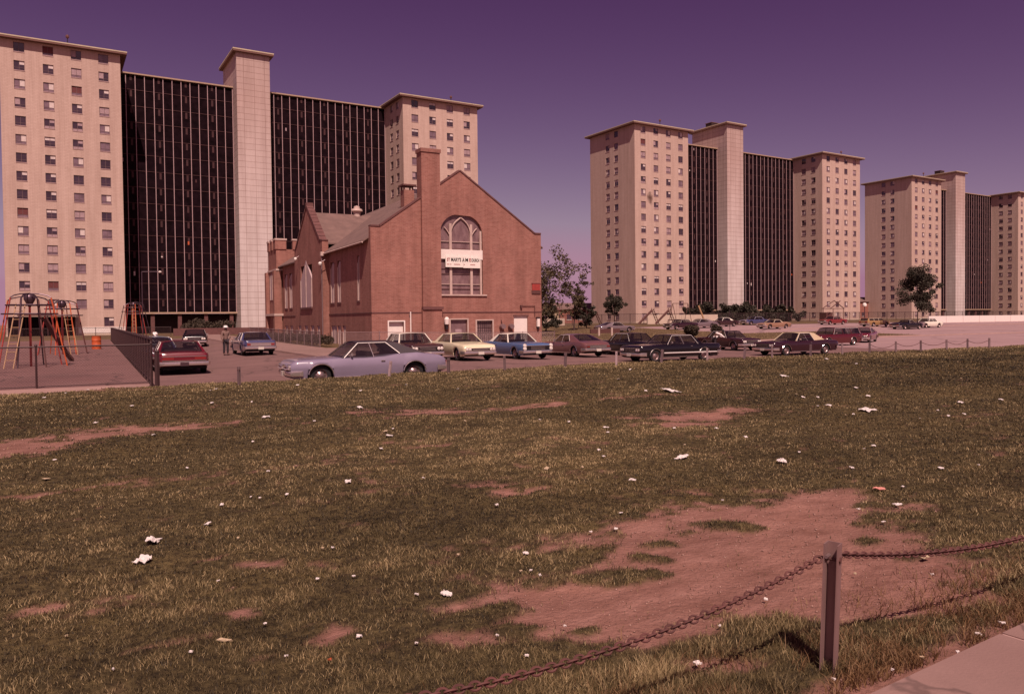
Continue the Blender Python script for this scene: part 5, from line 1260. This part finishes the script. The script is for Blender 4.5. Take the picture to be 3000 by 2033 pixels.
for i,(px,h,wd) in enumerate(((2090,3.9,6),(2150,3.6,6),(2205,3.5,6),(2262,3.1,5.5),(2318,2.5,4.5),(2040,3.3,4.5))):
    y=118+rb.random()*3; x=y*math.tan(YAW+math.atan((px-CXP)/F_)); tree('bushy_tree',BL[i],x,y,h,wd,h*.93,.15,20+i,3600,.30,'leaf',group='bushy trees before the middle block')
def shrub(x,y,z,rx,rz_,lab,seed,n=2200,leaf=.10,mt='shrub',group=None,cat='shrub',rr=.5):
    r=np.random.default_rng(seed); mb=MB(); cs=[]
    for _ in range(10): a=r.random()*6.28; q=rx*r.random()**.5*.7; cs.append((q*math.cos(a),q*math.sin(a),rz_*(.35+.4*r.random()),rx*rr))
    leaves(mb,cs,n,leaf,M[mt],r); mb.tube([(0,0,-.1),(0,0,rz_*.6)],.06,M['bark'],5); o=mb.build('round_shrub',fix=False); o.location=(x,y,z); return tag(o,lab,cat,group)
shrub(63.0,69.5,gz(63.0,69.5)+.1,.62,1.35,'dark round shrub on the grass strip in front of the white-roofed far car',1,3800,.13)
shrub(56.1,65.5,gz(56.1,65.5)+.1,.95,1.5,'wide dark bush behind the tail of the black sedan',2,3800,.13)
for i,(px,y,rx,h,lb) in enumerate(((590,121,2.0,2.2,'dark shrub before the ground floor of the dark galleries, left one'),(650,122,1.8,1.9,'dark shrub behind the orange frame post'),(560,119,1.6,1.6,'small shrub left of the dark gallery shrubs'))):
    x=y*math.tan(YAW+math.atan((px-CXP)/F_)); shrub(x,y,gz(x,y),rx,h,lb,30+i,1800,.16)
# hedge by the church
mb=MB(); r=np.random.default_rng(5); cs=[(15.55+r.normal()*.12,59.6+i*.3,.55+r.random()*.25,.42) for i in range(95)]
leaves(mb,cs,9500,.075,M['shrub'],r); o=mb.build('hedge',fix=False); o.location=(0,0,gz(15.5,70)-.1); tag(o,'low clipped hedge behind the wire fence along the left church wall','hedge')
# far houses between church and middle block
def house(x,y,w_,d,h,lab,wallm,rfm,seed):
    root=empty('low_house',(x,y,gz(x,y)-.1),0,lab,'house'); mb=MB(); mb.bx(0,w_,0,d,-.3,h,M[wallm]); mb.build('wall',parent=root)
    mb=MB(); mb.prism_x([(-.4,h),(d+.4,h),(d/2,h+1.6)],-.4,w_+.4,M[rfm]); mb.build('roof',parent=root)
    k=int(w_/3)
    for i in range(k):
        mb=MB(); mb.bx(1+i*3,2.2+i*3,-.05,-.003,1.0,2.2,M['glass']); mb.bx(.9+i*3,2.3+i*3,-.09,-.051,.9,1.0,M['white']); mb.build('window',parent=root)
house(70,150,20,9,3.2,'low tan house with a rust roof glimpsed between the trees right of the church','paper_tan','rust',1)
house(93,158,16,9,3.4,'low dark-roofed house next to the left side of the middle block','brick_plain','roof',2)
house(205,165,14,9,5.5,'low dark brick house in the gap left of the rightmost block','brick_plain','roof',3)
def lowwall(x0,x1,y,h,lab,m_):
    mb=MB(); mb.bx(x0,x1,y,y+.3,gz(x0,y)-.2,gz(x0,y)+h,M[m_]); tag(mb.build('low_wall'),lab,'wall')
lowwall(50,72,118,1.5,'pale low wall behind the trees right of the church','beige_w' if 'beige_w' in M else 'plinth')
lowwall(84,100,110,1.6,'broken pale wall behind the far cars, before the middle block shrubs','plinth')
lowwall(9,31,114,1.0,'low brown wall before the ground floor of the dark galleries','coping')
def hydrant(x,y,lab):
    mb=MB(); mb.lathe([(0,0),(.16,0),(.16,.06),(.1,.08),(.1,.55),(.13,.57),(.13,.62),(.08,.72),(0,.75)],M['steel'],12); mb.tube([(-.17,0,.45),(.17,0,.45)],.05,M['steel'],8); o=mb.build('fire_hydrant',smooth=40); o.location=(x,y,gz(x,y)+.12); tag(o,lab,'hydrant')
hydrant(16.1,43.9,'small dark hydrant on the church sidewalk behind the cream coupe')
# ------------------------------------------------------------------ people
def person(label,loc,rz,J,parts,scale=1.0,name='person',headm='skin',hat=None,top='cloth_tan',bottom='cloth_dark'):
    """J: joints dict; one skinned body, clothing grown the same way and a little larger"""
    root=empty(name,loc,rz,label,'person')
    def skin(nm,edges,rad,mt,par):
        vs=[];ix={}
        for e in edges:
            for k in e:
                if k not in ix: ix[k]=len(vs); vs.append(J[k])
        me=bpy.data.meshes.new(nm); me.from_pydata(vs,[(ix[a],ix[b]) for a,b in edges],[]); o=bpy.data.objects.new(nm,me); C.objects.link(o)
        o.modifiers.new('s','SKIN'); sv_=me.skin_vertices[0].data
        for k,i in ix.items(): q=rad[k]; sv_[i].radius=(q,q) if not isinstance(q,tuple) else q
        sv_[0].use_root=True
        o.modifiers.new('u','SUBSURF').levels=1
        dg=bpy.context.evaluated_depsgraph_get(); m2=bpy.data.meshes.new_from_object(o.evaluated_get(dg)); bpy.data.objects.remove(o)
        m2.materials.clear(); m2.materials.append(M[mt]); m2.polygons.foreach_set('use_smooth',[True]*len(m2.polygons))
        o=bpy.data.objects.new(nm,m2); C.objects.link(o); o.parent=par; return o
    B_=[('pelvis','belly'),('belly','chest'),('chest','neck'),('neck','head'),('head','crown'),('chest','shL'),('shL','elL'),('elL','wrL'),('wrL','hdL'),('chest','shR'),('shR','elR'),('elR','wrR'),('wrR','hdR'),('pelvis','hpL'),('hpL','knL'),('knL','anL'),('anL','toL'),('pelvis','hpR'),('hpR','knR'),('knR','anR'),('anR','toR')]
    rad=dict(pelvis=.13,belly=.12,chest=.14,neck=.055,head=.095,crown=.075,shL=.065,shR=.065,elL=.045,elR=.045,wrL=.03,wrR=.03,hdL=.035,hdR=.035,hpL=.09,hpR=.09,knL=.06,knR=.06,anL=.045,anR=.045,toL=.045,toR=.045)
    body=skin('body',B_,rad,'skin',root)
    big=lambda d:{k:(v+d) for k,v in rad.items()}
    skin('shirt',[('belly','chest'),('chest','shL'),('shL','elL'),('elL','wrL'),('chest','shR'),('shR','elR'),('elR','wrR'),('belly','pelvis')],big(.025),top,root)
    skin('trousers',[('pelvis','hpL'),('hpL','knL'),('knL','anL'),('pelvis','hpR'),('hpR','knR'),('knR','anR')],big(.02),bottom,root)
    h=Vector(J['head']); c=Vector(J['crown']); up=(c-h).normalized(); mid=h+up*.06
    fwd=Vector(J.get('face',(0,-1,0))).normalized(); sd=fwd.cross(up).normalized()
    f=MB(); f.box(tuple(mid+fwd*.105-up*.02),(.025,.03,.045),M['skin'])
    for q in (-1,1): f.box(tuple(mid+fwd*.092+sd*q*.035+up*.01),(.022,.012,.014),M['hair']); f.box(tuple(mid+sd*q*.10-up*.01),(.015,.03,.05),M['skin'])
    f.box(tuple(mid+fwd*.095-up*.055),(.045,.012,.012),M['hair']); f.build('face',parent=root)
    hr=MB(); 
    q=up.to_track_quat('Z','Y').to_matrix().to_4x4(); hr.T=Matrix.Translation(mid+up*.03)@q
    if hat: hr.lathe([(.17,.0),(.175,.012),(.118,.03),(.115,.09),(.08,.13),(0,.135)],M['cloth_white'],14); hr.build('hat',parent=root,smooth=50)
    else: hr.lathe([(.112,-.04),(.118,.0),(.11,.06),(.07,.105),(0,.12)],M['hair'],14); hr.build('hair',parent=root,smooth=50)
    return root
stand=dict(pelvis=(0,0,.95),belly=(0,0,1.12),chest=(0,0,1.34),neck=(0,-.01,1.52),head=(0,-.02,1.62),crown=(0,-.02,1.72),shL=(.19,0,1.44),elL=(.25,-.02,1.17),wrL=(.17,-.24,1.08),hdL=(.12,-.31,1.10),shR=(-.19,0,1.44),elR=(-.26,.0,1.16),wrR=(-.24,-.12,.92),hdR=(-.24,-.15,.83),hpL=(.10,0,.9),knL=(.11,-.02,.5),anL=(.12,.02,.10),toL=(.13,-.15,.05),hpR=(-.10,0,.9),knR=(-.11,-.02,.5),anR=(-.12,.02,.10),toR=(-.14,-.15,.05),face=(0,-1,0))
person('person in a white hat, tan jacket and dark trousers standing beside the slate blue sedan',(7.05,51.9,gz(7.5,52)),.3,stand,None,hat=True)
lean=dict(pelvis=(0,0,.93),belly=(.05,-.06,1.08),chest=(.2,-.18,1.22),neck=(.33,-.27,1.32),head=(.40,-.32,1.37),crown=(.47,-.35,1.43),shL=(.22,.02,1.28),elL=(.42,-.1,1.06),wrL=(.55,-.3,.98),hdL=(.6,-.36,.97),shR=(.18,-.38,1.24),elR=(.36,-.5,1.02),wrR=(.5,-.55,.96),hdR=(.56,-.57,.95),hpL=(0,.1,.88),knL=(-.02,.12,.5),anL=(-.05,.14,.1),toL=(.08,.14,.05),hpR=(0,-.1,.88),knR=(-.03,-.1,.5),anR=(-.1,-.1,.1),toR=(.03,-.12,.05),face=(.8,-.5,-.3))
person('person in a white shirt bending over the car hood left of the maroon hardtop',(39.3,43.6,gz(39.3,43.6)),0,lean,None,top='cloth_white')
person('person in a pale top leaning over the pale blue car by the playground',(2.85,53.9,gz(2.8,53.9)),-.3,lean,None,top='cloth_white',hat=True)
# ------------------------------------------------------------------ grass: one mass of blades, thinning with distance and over the bare soil
def gmat(name,stops,hs=9.):
    m=bpy.data.materials.new(name); m.use_nodes=True; t=m.node_tree; b=t.nodes['Principled BSDF']; b.inputs['Roughness'].default_value=.65; b.inputs['Specular IOR Level'].default_value=.35
    a=_n(t,'ShaderNodeAttribute'); a.attribute_name='tone'; r=_n(t,'ShaderNodeValToRGB'); e=r.color_ramp.elements
    while len(e)<len(stops): e.new(.5)
    for k,(p,c) in zip(e,stops): k.position=p; k.color=(*c,1)
    t.links.new(a.outputs['Fac'],r.inputs[0]); t.links.new(r.outputs[0],b.inputs['Base Color'])
    tl=_n(t,'ShaderNodeBsdfTranslucent'); t.links.new(r.outputs[0],tl.inputs[0]); mx=_n(t,'ShaderNodeMixShader'); mx.inputs[0].default_value=.25
    t.links.new(b.outputs[0],mx.inputs[1]); t.links.new(tl.outputs[0],mx.inputs[2]); t.links.new(mx.outputs[0],t.nodes['Material Output'].inputs[0])
    return m
def blades(name,X,Y,Z,h,wd,leanmag,tone,mt,seed):
    r=np.random.default_rng(seed); n=len(X); th=r.random(n)*2*np.pi; wx=np.cos(th)*wd; wy=np.sin(th)*wd
    la=r.random(n)*2*np.pi; lm=h*leanmag*(.3+r.random(n)); lx=np.cos(la)*lm; ly=np.sin(la)*lm
    b=np.stack([X,Y,Z],1); V=np.empty((n,5,3))
    V[:,0]=b+np.stack([-wx,-wy,-.004*np.ones(n)],1); V[:,1]=b+np.stack([wx,wy,-.004*np.ones(n)],1)
    V[:,2]=b+np.stack([lx*.35+wx*.75,ly*.35+wy*.75,h*.6],1); V[:,3]=b+np.stack([lx*.35-wx*.75,ly*.35-wy*.75,h*.6],1)
    V[:,4]=b+np.stack([lx,ly,h],1)
    base=(np.arange(n)*5)[:,None]
    q=(base+np.array([[0,1,2,3]])); t3=(base+np.array([[3,2,4]]))
    me=bpy.data.meshes.new(name); me.vertices.add(n*5); me.vertices.foreach_set('co',V.ravel())
    li=np.concatenate([q,t3],1).ravel(); me.loops.add(len(li)); me.loops.foreach_set('vertex_index',li)
    me.polygons.add(2*n); st=(np.arange(n)*7)[:,None]+np.array([[0,4]]); me.polygons.foreach_set('loop_start',st.ravel()); me.polygons.foreach_set('loop_total',np.tile([4,3],n)); me.update()
    at=me.attributes.new('tone','FLOAT','POINT'); at.data.foreach_set('value',np.repeat(tone,5).astype(np.float32))
    me.materials.append(mt); o=bpy.data.objects.new(name,me); C.objects.link(o); return o
def sample(n,dmin,dmax,power,amin=-.30,amax=1.16,seed=1):
    """random points with areal density ~ d**-power in the wedge the camera could see (a little wider)"""
    r=np.random.default_rng(seed); k=2-power; u=r.random(n)
    d=(dmin**k+u*(dmax**k-dmin**k))**(1/k) if abs(k)>1e-6 else dmin*(dmax/dmin)**u
    a=amin+(amax-amin)*r.random(n); return d*np.sin(a),d*np.cos(a),d,r
GM=gmat('grass_blade',[(0,(.014,.010,.007)),(.20,(.045,.032,.015)),(.42,(.120,.088,.040)),(.68,(.25,.182,.084)),(1,(.52,.38,.20))])
X,Y,D,r=sample(1350000,1.9,62,1.9,seed=11)
edge=23.3+.25*np.sin(X*.9)-np.clip((6-X)/6,0,1)*1.0
ok=(Y>2.075+.0855*(X-2.86))&(Y<edge+.5)
X,Y,D=X[ok],Y[ok],D[ok]
B=bare(X,Y); rr=r.random(len(X)); clump=fbm(X*1.6,Y*1.9,50); c2=fbm(X*5,Y*6,60)
c3=fbm(X*2.4,Y*3.4,66,3); keep=(rr>B*.992)&(r.random(len(X))<.45+1.1*np.clip((c2-.33)*2.8,0,1))
X,Y,D,B,clump,c2,c3=X[keep],Y[keep],D[keep],B[keep],clump[keep],c2[keep],c3[keep]; n=len(X)
near=np.clip((3.1-Y)/.9,0,1)                       # unmown strip by the sidewalk
h=(.015+.022*r.random(n))*(.50+.85*c3)*(1+1.3*near*(fbm(X*2,Y*2,70)>.45))*(1+.25*np.clip(D-8,0,30)/30)*(1-.45*B)
h=h*np.clip(D/14,1,2.2)**.5
wd=(.0008+.0009*r.random(n))*np.clip(D/3.2,1,11)**.95
bigt=fbm(X*.22,Y*.35,80,3)
tone=np.clip(.13+.78*r.random(n)**1.5*(.5+clump)+.75*(bigt-.5)+.8*(c3-.5)+.5*(c2-.5)+.10*near+.10*np.exp(-((X-6)/5)**2-((Y-11)/5)**2),0,1)
# darker rank grass toward the right and along the far rise, straw colour on the crest
tone=tone-.16*np.clip((X-9)/10,0,1)*np.clip((14-np.abs(Y-10))/8,0,1)+.22*np.clip((Y-20.2)/2,0,1)
g=blades('grass',X,Y,fieldz(X,Y)+micro(X,Y)-.008,h,wd,.75,np.clip(tone,0,1),GM,12); tag(g,'patchy mown grass covering the littered field','grass',kind='stuff')
# dry straw-coloured tufts by the near posts and sidewalk
DM=gmat('dry_grass_blade',[(0,(.05,.025,.012)),(.5,(.17,.09,.04)),(1,(.36,.21,.10))])
r=np.random.default_rng(77); cx_=[];cy__=[]
n=34000; X=r.random(n)*5.2+.3; Y=2.12+np.abs(r.normal(size=n))*.26; dn=fbm(X*1.7,Y*2.2,90); ok=(dn>.43)&(r.random(n)<np.clip((dn-.40)*5,0,1))&(Y<3.1)&(Y>2.085+.0855*(X-2.86)); X,Y=X[ok],Y[ok]; n=len(X)
g=blades('dry_grass',X,Y,fieldz(X,Y)+micro(X,Y)-.005,.025+.04*r.random(n),.0012+.001*r.random(n),1.0,np.clip(.25+.6*r.random(n),0,1),DM,13); tag(g,'straw-coloured dry grass along the near sidewalk edge','dry grass',kind='stuff')
# thin grass on the lawns across the street
X,Y,D,r2=sample(60000,30,140,1.0,seed=21)
ok=(((X>34)&(X<84)&(Y>58)&(Y<72))|((X>34)&(X<70)&(Y>72)&(Y<110))|((X>14.8)&(X<33)&(Y>57.4)&(Y<58))); X,Y,D=X[ok],Y[ok],D[ok]; n=len(X)
g=blades('lawn_grass',X,Y,zg(X,Y)+.05+.05*(Y<72.02)*(X>34),.05+.06*r2.random(n),.02+.02*r2.random(n),.8,np.clip(.35+.6*r2.random(n),0,1),GM,15); tag(g,'grass on the strips across the street','grass',kind='stuff')
# pebbles and crumbs of soil
X,Y,D,r3=sample(60000,2.2,16,1.6,seed=31); Bp=bare(X,Y); ok=(r3.random(len(X))<Bp*.5)&(Y>2.2)&(Y<22); X,Y,D=X[ok],Y[ok],D[ok]; n=len(X)
sz=(.0022+.006*r3.random(n)**4)*np.clip(D/4,1,3); Z=fieldz(X,Y)+micro(X,Y)*.25-.012
O=np.array([(1,0,0),(0,1,0),(-1,0,0),(0,-1,0),(0,0,.8),(0,0,-.5)]); V=(np.stack([X,Y,Z+.002],1)[:,None,:]+O[None]*sz[:,None,None]*(.7+.6*r3.random((n,6,1))))
T=np.array([(0,1,4),(1,2,4),(2,3,4),(3,0,4),(1,0,5),(2,1,5),(3,2,5),(0,3,5)]); li=((np.arange(n)*6)[:,None,None]+T[None]).ravel()
me=bpy.data.meshes.new('pebbles'); me.vertices.add(n*6); me.vertices.foreach_set('co',V.ravel()); me.loops.add(len(li)); me.loops.foreach_set('vertex_index',li); me.polygons.add(n*8); me.polygons.foreach_set('loop_start',np.arange(0,n*24,3)); me.polygons.foreach_set('loop_total',np.full(n*8,3)); me.update()
me.materials.append(mat('pebble',(.16,.075,.06),.9,col2=(.42,.25,.20),scale=60)); o=bpy.data.objects.new('pebbles',me); C.objects.link(o); tag(o,'small stones and crumbs lying on the bare soil','pebbles',kind='stuff')
# ------------------------------------------------------------------ litter
def scrap(px,py,wpx,hpx,seed,m_='paper',label=None,z0=.0):
    x,y=G(px,py,.4)
    for _ in range(3): x,y=G(px,py,float(fieldz(x,y))+.015)
    d=math.hypot(x,y)*math.cos(YAW-math.atan2(x,y)); s=d/F_*.88; w_=max(wpx*s,.012); dep=max(min(hpx*s*(d/1.5)*.55,w_*1.3),w_*.35); ht=min(max(hpx*s*.55,.008),.10)
    r=random.Random(seed); n=6 if wpx>26 else (4 if wpx>14 else 3); mb=MB(); V=[]
    for j in range(n+1):
        for i in range(n+1):
            u=i/n-.5; v=j/n-.5; e=max(abs(u),abs(v))*2
            rx=1+.30*(r.random()-.5)-.25*(e>.9)*r.random()
            V.append((u*w_*rx+v*w_*.25*(r.random()-.5),v*dep*rx,ht*(.05+1.1*r.random()**1.3)*(1-.45*e)+.004))
    F=[(j*(n+1)+i,j*(n+1)+i+1,(j+1)*(n+1)+i+1,(j+1)*(n+1)+i) for j in range(n) for i in range(n)]
    k=len(V); V2=[(a,b,c-.004) for a,b,c in V]; mb.add(V,F,M[m_]); mb.add(V2,[f[::-1] for f in F],M[m_])
    o=mb.build('litter_scrap',fix=False); o.location=(x,y,float(fieldz(x,y)+micro(x,y)*.8)+.010+min(.02,.0009*d)); o.rotation_euler=(r.uniform(-.12,.22),r.uniform(-.15,.15),-YAW*.9+r.uniform(-.6,.6))
    return tag(o,label or 'tiny white paper scrap lying in the grass of the field','litter','tiny white scraps scattered in the grass' if label is None else 'litter strewn over the field')
NAMED=[(446,1585,48,32,'large crumpled white paper left of center field, upper of the big pair'),(420,1643,50,30,'large torn white paper left, lower of the big pair just under the other'),(1307,1742,42,20,'white crumpled tissue at the top edge of the foreground dirt'),
(660,1883,52,8,'thin straw-coloured stick lying in the lower left grass','tan'),(1965,1146,56,12,'long pale cardboard strip in the far right grass'),(1998,1343,38,14,'bow-shaped white scrap right of centre'),(2290,1353,28,22,'white and pink wrapper in the right grass','paper'),
(2575,1433,40,14,'reddish and white wrapper farther right','red'),(2629,1477,22,10,'white scrap just below the reddish wrapper'),(1852,1407,22,16,'white crumpled ball left of the bow-shaped scrap'),(1020,1415,20,12,'single white scrap left of centre field'),(612,1532,18,14,'small oval white scrap above and right of the big paper pair'),
(1053,1194,18,12,'bright white scrap nearest below the silver coupe'),(780,1223,30,12,'white twin scrap beside the far left dirt path'),(450,1279,14,8,'white scrap on the lower edge of the far left dirt path'),(2297,1103,24,7,'flat white scrap nearest below the maroon hardtop'),
(2540,1205,40,12,'cluster of torn white paper in the far right grass'),(2429,1189,17,9,'square white scrap left of the torn paper cluster'),(2543,1163,14,9,'white scrap directly above the torn paper cluster'),(2813,1181,16,9,'white scrap at far right level with the torn cluster'),
(2560,1307,14,9,'lone white scrap between the torn cluster and the reddish wrapper'),(1455,1478,12,16,'upright white scrap at centre field'),(1775,1254,14,12,'white scrap in the middle distance right of the centre dirt patch'),(55,1129,20,7,'flat white scrap at the foot of the left playground fence'),
(158,1131,16,6,'white scrap at the playground fence, right of the post'),(135,1405,18,9,'cream scrap near the left photo edge','tan'),(1602,1372,16,9,'tan scrap at centre field','tan'),(1706,1370,8,14,'yellow upright scrap right of the tan one','tan'),(1052,1861,20,12,'white scrap on the soil at the bottom centre-left'),
(1540,1619,18,10,'white scrap at the grass edge of the big bare patch'),(1731,1556,10,10,'bright white scrap at the top left of the big bare patch'),(1582,1690,10,8,'small white scrap on the left rim of the big bare patch'),(966,1930,14,14,'orange peel on the small soil patch at the bottom left','orange'),
(2700,1925,16,7,'yellow scrap at the edge of the near sidewalk','tan'),(2935,1824,22,8,'white scrap on the near sidewalk edge at far right'),(2866,1857,20,12,'pale crumpled scrap at the grass corner of the near sidewalk'),(2442,1988,12,9,'white bottle cap at the foot of the foreground post'),(2043,1943,24,20,'dull grey paper in the dry grass left of the foreground post'),
(2712,1634,40,5,'pale stick on the soil under the right-hand chain','tan'),(1140,1280,26,9,'thin white straw in the middle distance left of centre'),(1130,1263,14,6,'tan scrap just above the white straw','tan'),(2495,1371,14,12,'pinkish scrap right of the pink wrapper'),(2758,1369,18,7,'pale scrap in the dark grass at far right')]
pm={'tan':'paper_tan','red':'paper_red','orange':'orange_paint','paper':'paper'}
for k,t in enumerate(NAMED): scrap(t[0],t[1],t[2],t[3],100+k,pm[t[5]] if len(t)>5 else 'paper',t[4])
TINY=[(155,1202),(192,1155),(130,1167),(386,1190),(257,1146),(279,1239),(535,1264),(741,1294),(548,1371),(160,1349),(786,1382),(650,1478),(698,1580),(735,1455),(762,1458),(840,1450),(632,1140),(618,1147),(697,1130),(738,1181),(921,1234),(621,1185),(872,1130),(1055,1147),(1124,1149),(1190,1130),(1342,1143),(1153,1258),(1117,1312),(1239,1402),(1362,1235),(1580,1229),(1667,1237),(1781,1268),(1754,1318),(1768,1340),(1779,1346),(1846,1084),(1813,1113),(1892,1148),(1975,1253),(2352,1165),(2333,1157),(2396,1166),(2396,1191),(2421,1053),(2508,1068),(2508,1138),(2816,1110),(2694,1224),(2747,1204),(2779,1220),(2825,1213),(2932,1172),(2478,1216),(2500,1214),(2532,1313),(2341,1323),(2185,1282),(2098,1260),(2006,1300),(1820,1503),(2117,1463),(2514,1492),(2645,1424),(2588,1531),(1527,1673),(1555,1670),(1655,1835),(1457,1867),(1220,1885),(1543,1923),(945,1605),(975,1604),(930,1690),(776,1820),(838,1925),(560,1918),(195,1862),(330,1968),(640,1696),(1035,1689),(1220,1749),(2243,1753),(2506,1682),(2731,1683),(2806,1909),(2614,1961),(2108,1833),(1805,1550),(1343,1630),(2867,1360)]
for k,(px,py) in enumerate(TINY): scrap(px,py,7+(k*7)%6+(3 if py>1500 else 0),5+(k*5)%4,300+k,'paper' if k%6 else 'paper_tan')
for o in list(C.objects):
    if o.name.startswith('litter_scrap') and o.get('label','').startswith('tiny') and o.data.materials and o.data.materials[0].name.startswith('tan'): o['label']='tiny tan scrap lying in the grass of the field'; o['group']='tiny tan scraps scattered in the grass'
